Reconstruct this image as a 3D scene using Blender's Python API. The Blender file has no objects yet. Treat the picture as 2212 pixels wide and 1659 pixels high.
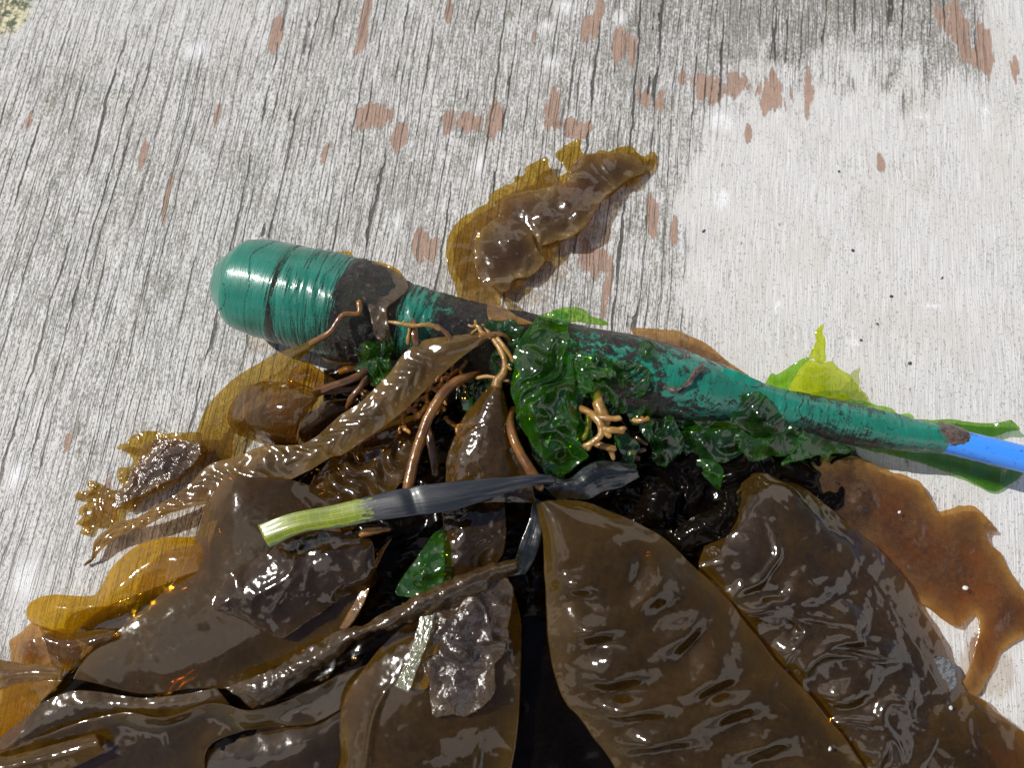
import bpy, math, random
import numpy as np
from mathutils import Vector, geometry

C = bpy.context.scene
# ------------------------------------------------------------------ camera, world, sun
TILT = math.radians(14.85)
H = 0.357
FPX = 1700.0                      # focal length in pixels of a 2212 px wide picture
CAM = np.array([0.0, -H * math.tan(TILT), H])
RV = np.array([1.0, 0, 0]); UV_ = np.array([0, math.cos(TILT), math.sin(TILT)]); FV = np.array([0, math.sin(TILT), -math.cos(TILT)])
cd = bpy.data.cameras.new('camera'); cam = bpy.data.objects.new('camera', cd)
C.collection.objects.link(cam); C.camera = cam
cd.sensor_width = 36; cd.lens = 36 * FPX / 2212; cd.clip_start = 0.01; cd.clip_end = 50
cd.dof.use_dof = True; cd.dof.focus_distance = .345; cd.dof.aperture_fstop = 9.0
cam.location = CAM; cam.rotation_euler = (TILT, 0, 0)

C.view_settings.view_transform = 'Standard'
C.view_settings.look = 'None'
C.view_settings.exposure = -0.06
C.view_settings.gamma = 1
C.view_settings.use_curve_mapping = False
C.cycles.max_bounces = 14
C.cycles.transparent_max_bounces = 28
C.cycles.transmission_bounces = 6
C.cycles.diffuse_bounces = 4
C.cycles.glossy_bounces = 3
C.cycles.sample_clamp_indirect = 1.5
C.cycles.caustics_reflective = False
C.cycles.caustics_refractive = False

SUN = Vector((-0.86, 0.30, 1.0)).normalized()
SUN_EL = math.asin(SUN.z); SUN_AZ = math.atan2(SUN.x, SUN.y)
w = bpy.data.worlds.new('World'); C.world = w; w.use_nodes = True
nt = w.node_tree; nt.nodes.clear()
out = nt.nodes.new('ShaderNodeOutputWorld'); bg = nt.nodes.new('ShaderNodeBackground')
sky = nt.nodes.new('ShaderNodeTexSky'); sky.sky_type = 'NISHITA'; sky.sun_disc = False
sky.sun_elevation = SUN_EL; sky.sun_rotation = SUN_AZ
tc = nt.nodes.new('ShaderNodeTexCoord')
n1 = nt.nodes.new('ShaderNodeTexNoise'); n1.inputs['Scale'].default_value = 1.7; n1.inputs['Detail'].default_value = 2.5; n1.inputs['Roughness'].default_value = 0.55
nt.links.new(tc.outputs['Generated'], n1.inputs['Vector'])
rp = nt.nodes.new('ShaderNodeValToRGB'); rp.color_ramp.elements[0].position = .53; rp.color_ramp.elements[1].position = .55
nt.links.new(n1.outputs['Fac'], rp.inputs[0])
mx = nt.nodes.new('ShaderNodeMixRGB'); nt.links.new(rp.outputs[0], mx.inputs[0]); nt.links.new(sky.outputs[0], mx.inputs[1])
mx.inputs[2].default_value = (13.0, 12.5, 12.8, 1)  # bright cloud patches, added to the sky to break up the kelp's reflections
nt.links.new(mx.outputs[0], bg.inputs[0]); bg.inputs[1].default_value = 0.07
nt.links.new(bg.outputs[0], out.inputs[0])

sd = bpy.data.lights.new('sun', 'SUN'); sd.energy = 4.1; sd.angle = math.radians(0.53); sd.color = (1.0, 0.965, 0.91)
so = bpy.data.objects.new('sun', sd); C.collection.objects.link(so)
so.rotation_euler = SUN.to_track_quat('Z', 'Y').to_euler()
so.location = (-.3, .1, .5)

# ------------------------------------------------------------------ helpers
CROP = {'1': (382.5, 437, .3459), '2': (1038, 601, .3459), '3': (1447, 601, .3459), '4': (0, 765, .3459), '5': (0, 1085, .3459),
        '6': (546.4, 1085, .3459), '7': (1038, 1085, .3459), '8': (1447, 976, .4118), 'A': (929, 273, .2470), 'B': (656, 656, .2964),
        'D': (1038, 820, .2223), 'E': (1366, 902, .2223), 'G': (492, 710, .2223), '0': (0, 0, 1)}
def K(c, pts, h=None):
    ox, oy, s = CROP[c]
    return [(ox + p[0] * s, oy + p[1] * s, (p[2] if len(p) > 2 else h)) for p in pts]
def Pn(px, py, h):
    """picture direction px,py met with the level plane h millimetres above the deck (arrays, metres)"""
    px = np.asarray(px, float); py = np.asarray(py, float); z = np.asarray(h, float) / 1000.0
    d = ((px - 1106) / FPX)[..., None] * RV - ((py - 829.5) / FPX)[..., None] * UV_ + FV
    t = (z - CAM[2]) / d[..., 2]
    return CAM + d * t[..., None]
def depth(p): return float(np.dot(np.asarray(p) - CAM, FV))

rs = np.random.RandomState(11)
_perm = rs.permutation(512).astype(np.int64)
_grad = rs.normal(size=(512, 3)); _grad /= np.linalg.norm(_grad, axis=1)[:, None]
def perlin(x, y, z=0.0):
    x, y, z = np.broadcast_arrays(np.asarray(x, float), np.asarray(y, float), np.asarray(z, float))
    xi = np.floor(x).astype(np.int64); yi = np.floor(y).astype(np.int64); zi = np.floor(z).astype(np.int64)
    xf, yf, zf = x - xi, y - yi, z - zi
    f = lambda t: t * t * t * (t * (t * 6 - 15) + 10)
    u, v, ww = f(xf), f(yf), f(zf)
    r = 0
    for a in (0, 1):
        for b in (0, 1):
            for c in (0, 1):
                g = _grad[_perm[(_perm[(_perm[(xi + a) & 511] + yi + b) & 511] + zi + c) & 511]]
                d = g[..., 0] * (xf - a) + g[..., 1] * (yf - b) + g[..., 2] * (zf - c)
                r = r + d * (u if a else 1 - u) * (v if b else 1 - v) * (ww if c else 1 - ww)
    return r * 1.5
def fbm(x, y, z=0.0, o=4):
    r = 0; a = 1; f = 1
    for i in range(o):
        r = r + a * perlin(np.asarray(x) * f, np.asarray(y) * f, z + i * 7.3); a *= .5; f *= 2.03
    return r
def ridged(x, y, z=0.0):
    wx = perlin(x * .7, y * .7, z + 3) * .9; wy = perlin(x * .7, y * .7, z + 9) * .9
    return 1 - np.minimum(1, np.abs(perlin(x + wx, y + wy, z)) * 3.2)

def rounded(x, y, z=0.0, w=.17):
    wx = perlin(x * .6, y * .6, z + 3) * 1.1; wy = perlin(x * .6, y * .6, z + 9) * 1.1
    return np.exp(-(perlin(x + wx, y + wy, z) / w) ** 2)

def crom(P, n):
    """Catmull-Rom through the rows of P, n samples by chord length"""
    P = np.asarray(P, float)
    if len(P) == 1: return np.repeat(P, n, 0)
    if len(P) == 2:
        t = np.linspace(0, 1, n)[:, None]; return P[0] * (1 - t) + P[1] * t
    d = np.sqrt(np.linalg.norm(np.diff(P, axis=0), axis=1)) + 1e-9
    A = np.vstack([2 * P[0] - P[1], P, 2 * P[-1] - P[-2]])
    dd = np.concatenate([[d[0]], d, [d[-1]]]); T = np.concatenate([[0], np.cumsum(dd)])
    L = np.concatenate([[0], np.cumsum(np.linalg.norm(np.diff(P, axis=0), axis=1))])
    s = np.linspace(0, L[-1], n); k = np.clip(np.searchsorted(L, s, 'right') - 1, 0, len(P) - 2)
    fr = (s - L[k]) / np.maximum(L[k + 1] - L[k], 1e-9)
    i = k + 1; t0, t1, t2, t3 = T[i - 1], T[i], T[i + 1], T[i + 2]; t = t1 + fr * (t2 - t1)
    c = lambda a: a[:, None]
    A1 = c((t1 - t) / (t1 - t0)) * A[i - 1] + c((t - t0) / (t1 - t0)) * A[i]
    A2 = c((t2 - t) / (t2 - t1)) * A[i] + c((t - t1) / (t2 - t1)) * A[i + 1]
    A3 = c((t3 - t) / (t3 - t2)) * A[i + 1] + c((t - t2) / (t3 - t2)) * A[i + 2]
    B1 = c((t2 - t) / (t2 - t0)) * A1 + c((t - t0) / (t2 - t0)) * A2
    B2 = c((t3 - t) / (t3 - t1)) * A2 + c((t - t1) / (t3 - t1)) * A3
    return c((t2 - t) / (t2 - t1)) * B1 + c((t - t1) / (t2 - t1)) * B2

def link(name, me, parent=None, mat=None):
    o = bpy.data.objects.new(name, me); C.collection.objects.link(o)
    if parent is not None: o.parent = parent
    if mat is not None: me.materials.append(mat)
    return o
def thing(name, label, cat, loc, group=None):
    o = bpy.data.objects.new(name, None); C.collection.objects.link(o)
    o.empty_display_size = .01; o.location = (float(loc[0]), float(loc[1]), 0.0)
    o['label'] = label; o['category'] = cat
    if group: o['group'] = group
    return o
def tag(o, label, cat, group=None):
    o['label'] = label; o['category'] = cat
    if group: o['group'] = group
    return o
def mesh_from(name, V, F, uv=None, parent=None, mat=None, thick=None, attrs=None, root_at=None):
    """V metres in the world; the object's origin goes to the parent's place or to the foot of the mesh"""
    V = np.asarray(V, float)
    if parent is not None: org = np.array(parent.location)
    else: org = np.array([V[:, 0].mean(), V[:, 1].mean(), 0.0]) if root_at is None else np.asarray(root_at, float)
    me = bpy.data.meshes.new(name); me.from_pydata((V - org).tolist(), [], F)
    me.polygons.foreach_set('use_smooth', [True] * len(me.polygons))
    if uv is not None:
        l = me.uv_layers.new(name='UVMap'); idx = np.empty(len(me.loops), int); me.loops.foreach_get('vertex_index', idx)
        l.data.foreach_set('uv', np.asarray(uv, float)[idx].ravel())
    for k, a in (attrs or {}).items():
        at = me.attributes.new(k, 'FLOAT', 'POINT'); at.data.foreach_set('value', np.asarray(a, float))
    me.update()
    o = link(name, me, parent, mat)
    if parent is None: o.location = org
    if thick:
        m = o.modifiers.new('thickness', 'SOLIDIFY'); m.thickness = thick / 1000; m.offset = -1
    return o

def normals_grid(S):
    du = np.gradient(S, axis=0); dv = np.gradient(S, axis=1)
    n = np.cross(du, dv); n /= np.linalg.norm(n, axis=2)[..., None] + 1e-12
    if n[..., 2].mean() < 0: n = -n
    return n
def loft(name, curves, nu, nv, mat, disp=None, parent=None, thick=.45, smooth_across=True, ragged=0, seed=0):
    """sheet through several lengthwise curves given as (px, py, height)"""
    R = []
    for c in curves:
        a = np.array(c, float); R.append(crom(Pn(a[:, 0], a[:, 1], a[:, 2]) * 1000, nu))
    R = np.array(R)                                              # nc, nu, 3 in millimetres
    if len(R) == 2 or not smooth_across:
        t = np.linspace(0, len(R) - 1, nv); k = np.clip(t.astype(int), 0, len(R) - 2); f = (t - k)[:, None, None]
        S = R[k] * (1 - f) + R[k + 1] * f
        S = S.transpose(1, 0, 2)
    else:
        S = np.array([crom(R[:, i] + np.arange(len(R))[:, None] * 1e-6, nv) for i in range(nu)])
    wid = np.linalg.norm(np.diff(S, axis=1), axis=2).sum(1)
    mid = S[:, nv // 2]; ln = np.concatenate([[0], np.cumsum(np.linalg.norm(np.diff(mid, axis=0), axis=1))])
    v = np.linspace(0, 1, nv)
    U, Vv = np.meshgrid(ln, v, indexing='ij'); Wm = (Vv - .5) * wid[:, None]
    if ragged:
        for e, k in ((0, 1), (-1, -2)):
            d = S[:, 0] - S[:, -1]; d /= np.linalg.norm(d, axis=1)[:, None] + 1e-9
            if e: d = -d
            q = fbm(ln * .35, seed + e * 5, 1.0) * ragged
            S[:, e] += d * q[:, None]; 
    N = normals_grid(S)
    if disp is not None: S = S + N * disp(U, Vv, S, wid[:, None])[..., None]
    S[..., 2] = np.maximum(S[..., 2], 0.9)
    V = S.reshape(-1, 3) / 1000
    F = []
    for i in range(nu - 1):
        for j in range(nv - 1):
            a = i * nv + j; F.append((a, a + 1, a + nv + 1, a + nv))
    nz = np.cross(S[1, 0] - S[0, 0], S[0, 1] - S[0, 0])[2] if True else 0
    if np.cross(S[nu // 2 + 1, nv // 2] - S[nu // 2, nv // 2], S[nu // 2, nv // 2 + 1] - S[nu // 2, nv // 2])[2] > 0: F = [f[::-1] for f in F]
    F = [f[::-1] for f in F]
    ed = np.minimum(Vv, 1 - Vv) * wid[:, None]; rim = np.exp(-(ed / 3.6) ** 1.3) + .5 * np.exp(-(ed / 11.0) ** 1.5)
    rim = np.clip(rim * (.75 + .6 * perlin(U * .04, Vv * 3, seed + 2.0)), 0, 1)
    return mesh_from(name, V, F, uv=np.stack([U.ravel(), Wm.ravel() + 50], 1), parent=parent, mat=mat, thick=thick, attrs=dict(rim=rim.ravel()))

def inside(px, py, poly):
    r = np.zeros(px.shape, bool); n = len(poly); j = n - 1
    for i in range(n):
        xi, yi = poly[i]; xj, yj = poly[j]
        c = ((yi > py) != (yj > py)) & (px < (xj - xi) * (py - yi) / (yj - yi + 1e-12) + xi); r ^= c; j = i
    return r
def patch(name, outline, mat, inner=(), sp=6.0, disp=None, parent=None, thick=.45, ragged=0, seed=0, smooth=True, power=2.0):
    """sheet with the outline (px, py, h); inner points shape its relief; sp = spacing in pixels; disp(x,y mm)->mm"""
    o = np.array(outline, float)
    A = np.vstack([o, o[:1]]) if not smooth else np.vstack([o, o[:1]])
    L = np.linalg.norm(np.diff(A[:, :2], axis=0), axis=1).sum(); n = max(24, int(L / (sp * .7)))
    if smooth: Bd = crom(A, n)[:-1]
    else:
        s = np.concatenate([[0], np.cumsum(np.linalg.norm(np.diff(A[:, :2], axis=0), axis=1))]); t = np.linspace(0, s[-1], n)
        Bd = np.stack([np.interp(t, s, A[:, k]) for k in range(3)], 1)[:-1]
    if ragged:
        t = np.roll(Bd[:, :2], -1, 0) - np.roll(Bd[:, :2], 1, 0); nn = np.stack([t[:, 1], -t[:, 0]], 1); nn /= np.linalg.norm(nn, axis=1)[:, None] + 1e-9
        q = fbm(Bd[:, 0] * .045, Bd[:, 1] * .045, seed + .5, 5) * ragged
        Bd[:, :2] += nn * q[:, None]
    cp = np.vstack([o] + ([np.array(inner, float)] if len(inner) else []))
    def hh(x, y):
        d2 = (x[:, None] - cp[None, :, 0]) ** 2 + (y[:, None] - cp[None, :, 1]) ** 2 + 90.0
        wt = d2 ** (-power / 2); return (wt * cp[None, :, 2]).sum(1) / wt.sum(1)
    x0, y0 = Bd[:, :2].min(0); x1, y1 = Bd[:, :2].max(0)
    gy = np.arange(y0, y1, sp * .87); pts = []
    for k, yy in enumerate(gy):
        xx = np.arange(x0 + (sp / 2 if k % 2 else 0), x1, sp); pts.append(np.stack([xx, np.full(len(xx), yy)], 1))
    G = np.vstack(pts); G = G[inside(G[:, 0], G[:, 1], Bd[:, :2].tolist())]
    # keep clear of the rim
    keep = np.ones(len(G), bool)
    for s0 in range(0, len(G), 2000):
        g = G[s0:s0 + 2000]; dm = np.sqrt(((g[:, None] - Bd[None, :, :2]) ** 2).sum(2)).min(1); keep[s0:s0 + 2000] = dm > sp * .45
    G = G[keep]; Q = np.vstack([Bd[:, :2], G]); nb = len(Bd)
    r = geometry.delaunay_2d_cdt([Vector((float(a), float(b))) for a, b in Q], [(i, (i + 1) % nb) for i in range(nb)], [], 1, 1e-4)
    V2 = np.array([(p.x, p.y) for p in r[0]]); F = [tuple(f) for f in r[2]]
    h = hh(V2[:, 0], V2[:, 1]); Wd = Pn(V2[:, 0], V2[:, 1], h)
    if disp is not None:
        dz = disp(Wd[:, 0] * 1000, Wd[:, 1] * 1000)
        if isinstance(dz, tuple): Wd[:, 0] += dz[1] / 1000; Wd[:, 1] += dz[2] / 1000; dz = dz[0]
        Wd[:, 2] += dz / 1000
    Wd[:, 2] = np.maximum(Wd[:, 2], .0009)
    G2 = []
    for f in F:
        a, b, c = Wd[f[0]], Wd[f[1]], Wd[f[2]]
        G2.append(f if np.cross(b - a, c - a)[2] > 0 else f[::-1])
    dm = np.empty(len(V2))
    for s0 in range(0, len(V2), 2000):
        g_ = V2[s0:s0 + 2000]; dm[s0:s0 + 2000] = np.sqrt(((g_[:, None] - Bd[None, :, :2]) ** 2).sum(2)).min(1)
    dm /= 4.7; rim = np.clip(np.exp(-(dm / 2.6) ** 1.3) + .4 * np.exp(-(dm / 7) ** 1.5), 0, 1)
    return mesh_from(name, Wd, G2, uv=Wd[:, :2] * 1000, parent=parent, mat=mat, thick=thick, attrs=dict(rim=rim))

def sweep(P, R, seg=14, flat=1.0, jitter=0, seed=0):
    """rounded tube along P (mm), radii R (mm); returns V (mm), F"""
    P = np.asarray(P, float); n = len(P); T = np.gradient(P, axis=0); T /= np.linalg.norm(T, axis=1)[:, None] + 1e-9
    up = np.array([0, 0, 1.0]); V = []; F = []
    for i in range(n):
        s = np.cross(T[i], up); s /= np.linalg.norm(s) + 1e-9; q = np.cross(s, T[i])
        for k in range(seg):
            a = 2 * math.pi * k / seg; V.append(P[i] + R[i] * (math.cos(a) * s + math.sin(a) * q * flat))
    for i in range(n - 1):
        for k in range(seg): a = i * seg + k; b = i * seg + (k + 1) % seg; F.append((a, b, b + seg, a + seg))
    V.append(P[0] - T[0] * R[0] * .5); V.append(P[-1] + T[-1] * R[-1] * .5)
    for k in range(seg):
        F.append((n * seg, (k + 1) % seg, k)); F.append((n * seg + 1, (n - 1) * seg + k, (n - 1) * seg + (k + 1) % seg))
    V = np.array(V)
    if jitter: V += (np.stack([perlin(V[:, 0] * .4, V[:, 1] * .4, seed + k) for k in range(3)], 1)) * jitter
    return V, F
def world_px(pts, n):
    a = np.array(pts, float); return crom(Pn(a[:, 0], a[:, 1], a[:, 2]) * 1000, n)
def tube(name, pts, radii, mat, n=60, seg=14, parent=None, flat=1.0, jitter=.15, seed=0):
    """pts (px,py,h); radii in picture pixels"""
    W = world_px(pts, n); rr = np.interp(np.linspace(0, 1, n), np.linspace(0, 1, len(radii)), radii)
    sc = np.array([depth(p / 1000) * 1000 / FPX for p in W])
    R = rr * sc; e = np.linspace(0, 1, n); m = np.minimum(1, np.sqrt(np.minimum(e, 1 - e) * n / 2.0 + .15)); R = R * m
    V, F = sweep(W, R, seg, flat, jitter, seed); V[:, 2] = np.maximum(V[:, 2], .4)
    return mesh_from(name, V / 1000, F, uv=V[:, :2], parent=parent, mat=mat)

# ------------------------------------------------------------------ materials
def newmat(name):
    m = bpy.data.materials.new(name); m.use_nodes = True; m.node_tree.nodes.clear(); return m
class N:
    def __init__(s, m): s.t = m.node_tree
    def n(s, ty, **kw):
        x = s.t.nodes.new('ShaderNode' + ty)
        for k, v in kw.items():
            if k.startswith('_'): setattr(x, k[1:], v)
        return x
    def l(s, a, b): s.t.links.new(a, b)
    def set(s, sock, v):
        if hasattr(v, 'links') or isinstance(v, bpy.types.NodeSocket): s.l(v, sock)
        else: sock.default_value = v
    def math(s, op, a, b=None, c=None, clamp=False):
        x = s.n('Math'); x.operation = op; x.use_clamp = clamp; s.set(x.inputs[0], a)
        if b is not None: s.set(x.inputs[1], b)
        if c is not None: s.set(x.inputs[2], c)
        return x.outputs[0]
    def noise(s, vec, scale, detail=3, rough=.5, dist=0):
        x = s.n('TexNoise'); s.l(vec, x.inputs['Vector']); x.inputs['Scale'].default_value = scale; x.inputs['Detail'].default_value = detail
        x.inputs['Roughness'].default_value = rough; x.inputs['Distortion'].default_value = dist; return x.outputs['Fac']
    def ramp(s, fac, a, b, lo=0.0, hi=1.0, smooth=True):
        x = s.n('MapRange'); x.interpolation_type = 'SMOOTHSTEP' if smooth else 'LINEAR'
        s.set(x.inputs['Value'], fac); x.inputs['From Min'].default_value = a; x.inputs['From Max'].default_value = b
        x.inputs['To Min'].default_value = lo; x.inputs['To Max'].default_value = hi; return x.outputs[0]
    def mix(s, fac, a, b, mode='MIX'):
        x = s.n('MixRGB'); x.blend_type = mode; s.set(x.inputs[0], fac)
        s.set(x.inputs[1], a if not isinstance(a, tuple) else (*a[:3], 1)); s.set(x.inputs[2], b if not isinstance(b, tuple) else (*b[:3], 1)); return x.outputs[0]
    def mapping(s, vec, scale=(1, 1, 1), rot=0, loc=(0, 0, 0)):
        x = s.n('Mapping'); s.l(vec, x.inputs[0]); x.inputs['Scale'].default_value = scale; x.inputs['Rotation'].default_value = (0, 0, rot); x.inputs['Location'].default_value = loc; return x.outputs[0]
    def bump(s, h, strength, dist, nrm=None):
        x = s.n('Bump'); s.l(h, x.inputs['Height']); x.inputs['Strength'].default_value = strength; x.inputs['Distance'].default_value = dist
        if nrm is not None: s.l(nrm, x.inputs['Normal'])
        return x.outputs[0]
    def attr(s, name):
        x = s.n('Attribute'); x.attribute_name = name; return x.outputs['Fac']

def weed(name, trans, body, bodyfac, rough=.10, bump=.25, bscale=160, fine=.03, vary=.35, dark=None, veins=0, spec=.045, uvstreak=0, translucent=.5, spots=0, rimthin=.5, rimcol=(2.7, 2.9, 1.8)):
    """wet algae film: thin coloured film that lets light straight through, some body scatter, water gloss on the outside"""
    m = newmat(name); g = N(m)
    tc = g.n('TexCoord'); ob = g.n('NewGeometry').outputs['Position']; uv = tc.outputs['UV']
    big = g.noise(ob, 45, 3, .55); med = g.noise(ob, bscale, 4, .55, .6); fn = g.noise(ob, 900, 3, .6)
    hgt = g.math('ADD', g.math('MULTIPLY', med, 1.0), g.math('MULTIPLY', fn, fine))
    if uvstreak:
        st = g.noise(g.mapping(uv, (.06, uvstreak, 1)), 1.0, 4, .6)
        hgt = g.math('ADD', hgt, g.math('MULTIPLY', st, .8))
    nrm = g.bump(hgt, bump, .0016)
    bm = g.ramp(g.noise(ob, 90, 5, .6), .3, .7)
    fac = g.math('ADD', bodyfac * (1 - vary), g.math('MULTIPLY', bm, bodyfac * vary * 2), clamp=True)
    bc = g.mix(g.ramp(big, .35, .65), body, dark or tuple(c * .55 for c in body))
    if uvstreak: bc = g.mix(g.ramp(st, .4, .65), bc, tuple(c * 1.6 for c in body))
    bc = g.mix(g.ramp(g.noise(ob, 420, 4, .7), .38, .66), g.mix(.15, bc, (0, 0, 0)), g.mix(.12, bc, tuple(min(1, c * 2.4) for c in body)))
    if spots:
        sp = g.ramp(g.noise(ob, 380, 2, .5), .66, .70); bc = g.mix(g.math('MULTIPLY', sp, spots), bc, (.02, .015, .008)); fac = g.math('MAXIMUM', fac, g.math('MULTIPLY', sp, spots))
    rim = g.attr('rim'); fac = g.math('MULTIPLY', fac, g.math('SUBTRACT', 1.0, g.math('MULTIPLY', rim, rimthin)))
    bc = g.mix(g.math('MULTIPLY', rim, .8), bc, tuple(min(1, c * k) for c, k in zip(body, rimcol)))
    tr = g.n('BsdfTransparent'); g.l(g.mix(rim, tuple(trans), tuple(c ** (1 - .6 * rimthin) for c in trans)), tr.inputs[0])
    df = g.n('BsdfDiffuse'); g.l(bc, df.inputs[0]); g.l(nrm, df.inputs['Normal'])
    tl = g.n('BsdfTranslucent'); g.l(g.mix(.5, bc, tuple(min(1, c * 2.2) for c in body)), tl.inputs[0]); g.l(nrm, tl.inputs['Normal'])
    b = g.n('MixShader'); b.inputs[0].default_value = translucent; g.l(df.outputs[0], b.inputs[1]); g.l(tl.outputs[0], b.inputs[2])
    s1 = g.n('MixShader'); g.l(fac, s1.inputs[0]); g.l(tr.outputs[0], s1.inputs[1]); g.l(b.outputs[0], s1.inputs[2])
    gl = g.n('BsdfGlossy'); gl.inputs[0].default_value = (1, 1, 1, 1); g.l(nrm, gl.inputs['Normal'])
    g.l(g.ramp(g.noise(ob, 500, 2), .3, .75, rough * .6, rough * 1.7), gl.inputs['Roughness'])
    lw = g.n('LayerWeight'); lw.inputs[0].default_value = .5; g.l(nrm, lw.inputs['Normal'])
    sch = g.math('ADD', spec, g.math('MULTIPLY', g.math('POWER', lw.outputs['Facing'], 5.0), .9 - spec))
    ff = g.math('MULTIPLY', sch, g.math('SUBTRACT', 1.0, g.n('NewGeometry').outputs['Backfacing']), clamp=True)
    s2 = g.n('MixShader'); g.l(ff, s2.inputs[0]); g.l(s1.outputs[0], s2.inputs[1]); g.l(gl.outputs[0], s2.inputs[2])
    o = g.n('OutputMaterial'); g.l(s2.outputs[0], o.inputs[0]); return m

M = {}
M['olive'] = weed('olive_kelp', (.84, .69, .27), (.31, .205, .032), .27, rimthin=0., rimcol=(1.05, 1.05, 1.0), bump=.10, vary=.3)
M['amber'] = weed('amber_kelp', (.88, .69, .14), (.58, .34, .022), .34, rimthin=.1, rimcol=(1.1, 1.1, 1.0), bump=.03, vary=.25, rough=.09, translucent=.65)
M['brown'] = weed('brown_kelp', (.70, .46, .11), (.138, .080, .016), .47, bump=.016, vary=.25, rough=.07, spec=.05)
M['brownw'] = weed('wrinkled_brown_kelp', (.66, .44, .14), (.145, .080, .020), .48, bump=.14, bscale=110, vary=.3, rough=.10, spec=.065)
M['dark'] = weed('dark_kelp', (.50, .30, .08), (.075, .041, .011), .58, bump=.03, bscale=90, rough=.06, spec=.065)
M['darkw'] = weed('wrinkled_dark_kelp', (.46, .29, .09), (.080, .042, .013), .58, bump=.14, bscale=110, rough=.08, spec=.065)
M['deep'] = weed('deep_kelp', (.12, .06, .02), (.008, .005, .003), .9, bump=.02, bscale=90, rough=.12, spec=.012)  # near-black body colour puts the pile's deep shade into the kelp
M['tanfilm'] = weed('russet_kelp', (.74, .54, .27), (.27, .150, .062), .42, rimthin=.15, bump=.42, bscale=130, vary=.6, rough=.10, spec=.06, spots=.5)
M['dark2'] = weed('brown_black_kelp', (.54, .34, .08), (.112, .062, .013), .55, bump=.03, bscale=120, rough=.065, spec=.07)
M['film2'] = weed('folded_film', (.74, .56, .27), (.19, .125, .055), .42, rimthin=.15, bump=.14, bscale=110, vary=.4, rough=.10, spec=.07)
M['tanbrown'] = weed('tan_brown_kelp', (.68, .47, .17), (.165, .098, .032), .56, rimthin=.2, bump=.07, bscale=140, vary=.3, rough=.10, spec=.06)
M['rot'] = weed('decayed_kelp', (.62, .46, .32), (.145, .095, .066), .55, bump=.7, bscale=210, fine=.25, rough=.13, spec=.08, dark=(.05, .03, .02))
M['twist'] = weed('twisted_kelp', (.50, .34, .18), (.105, .063, .036), .66, bump=.35, bscale=150, uvstreak=.5, rough=.13, spec=.06)
M['lettuce'] = weed('sea_lettuce', (.52, .77, .15), (.055, .195, .014), .28, bump=.05, bscale=120, fine=.05, vary=.4, rough=.08, spec=.06, translucent=.6)
M['lettuce_dk'] = weed('dark_sea_lettuce', (.34, .56, .20), (.024, .085, .022), .42, bump=.12, bscale=160, rough=.09, spec=.06)
M['lettuce_g'] = weed('mid_sea_lettuce', (.42, .62, .18), (.05, .14, .02), .34, bump=.15, bscale=160, rough=.11, spec=.06)
M['lime'] = weed('lime_sea_lettuce', (.74, .82, .14), (.40, .48, .045), .26, bump=.08, rough=.12, vary=.3, translucent=.6)
M['silver'] = weed('silver_strip', (.6, .6, .55), (.28, .27, .25), .7, bump=.6, uvstreak=1.6, rough=.15, spec=.16)
M['grass_dk'] = weed('dark_eelgrass', (.16, .18, .2), (.018, .021, .026), .8, bump=.16, bscale=120, uvstreak=.9, rough=.16, spec=.085)

def solid(name, col, rough=.3, bump=.2, bscale=300, coat=.5, col2=None, c2=(.45, .6), sss=0):
    m = newmat(name); g = N(m); ob = g.n('NewGeometry').outputs['Position']
    p = g.n('BsdfPrincipled'); nz = g.noise(ob, bscale, 4, .6)
    g.l(g.mix(g.ramp(g.noise(ob, bscale * .35, 4, .6), *c2), col, col2 or tuple(c * .6 for c in col)), p.inputs['Base Color'])
    p.inputs['Roughness'].default_value = rough; p.inputs['Coat Weight'].default_value = coat; p.inputs['Coat Roughness'].default_value = .08
    if sss: p.inputs['Subsurface Weight'].default_value = sss; p.inputs['Subsurface Radius'].default_value = (.003, .0015, .0005); p.inputs['Subsurface Scale'].default_value = 1
    g.l(g.bump(nz, bump, .003), p.inputs['Normal']); g.l(p.outputs[0], g.n('OutputMaterial').inputs[0]); return m
M['stipe'] = solid('stipe', (.215, .090, .015), .22, .12, 300, .5, (.12, .048, .012), (.4, .62), sss=.15)
M['stipe_dk'] = solid('dark_stipe', (.14, .058, .020), .22, .08, 250, .8, (.07, .03, .013))
M['tan'] = solid('tan_alga', (.37, .21, .050), .28, .22, 500, .45, (.23, .11, .022), (.4, .65), sss=.25)
M['orange'] = solid('orange_alga', (.36, .17, .022), .26, .12, 500, .7, (.22, .09, .015), (.4, .65), sss=.2)
M['mud'] = solid('brown_scum', (.10, .065, .045), .3, .7, 700, .7, (.05, .032, .024))
M['grit'] = solid('grit', (.055, .058, .065), .6, .4, 900, 0)
M['shell'] = solid('shell', (.75, .74, .71), .45, .3, 800, .1, (.55, .53, .5))
M['silt'] = solid('grey_silt', (.27, .28, .29), .4, 1.0, 1300, .5, (.12, .125, .13))
M['blue'] = solid('blue_sheath', (.045, .26, .86), .34, .03, 1100, .15, (.03, .13, .38), (.60, .70))

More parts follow.
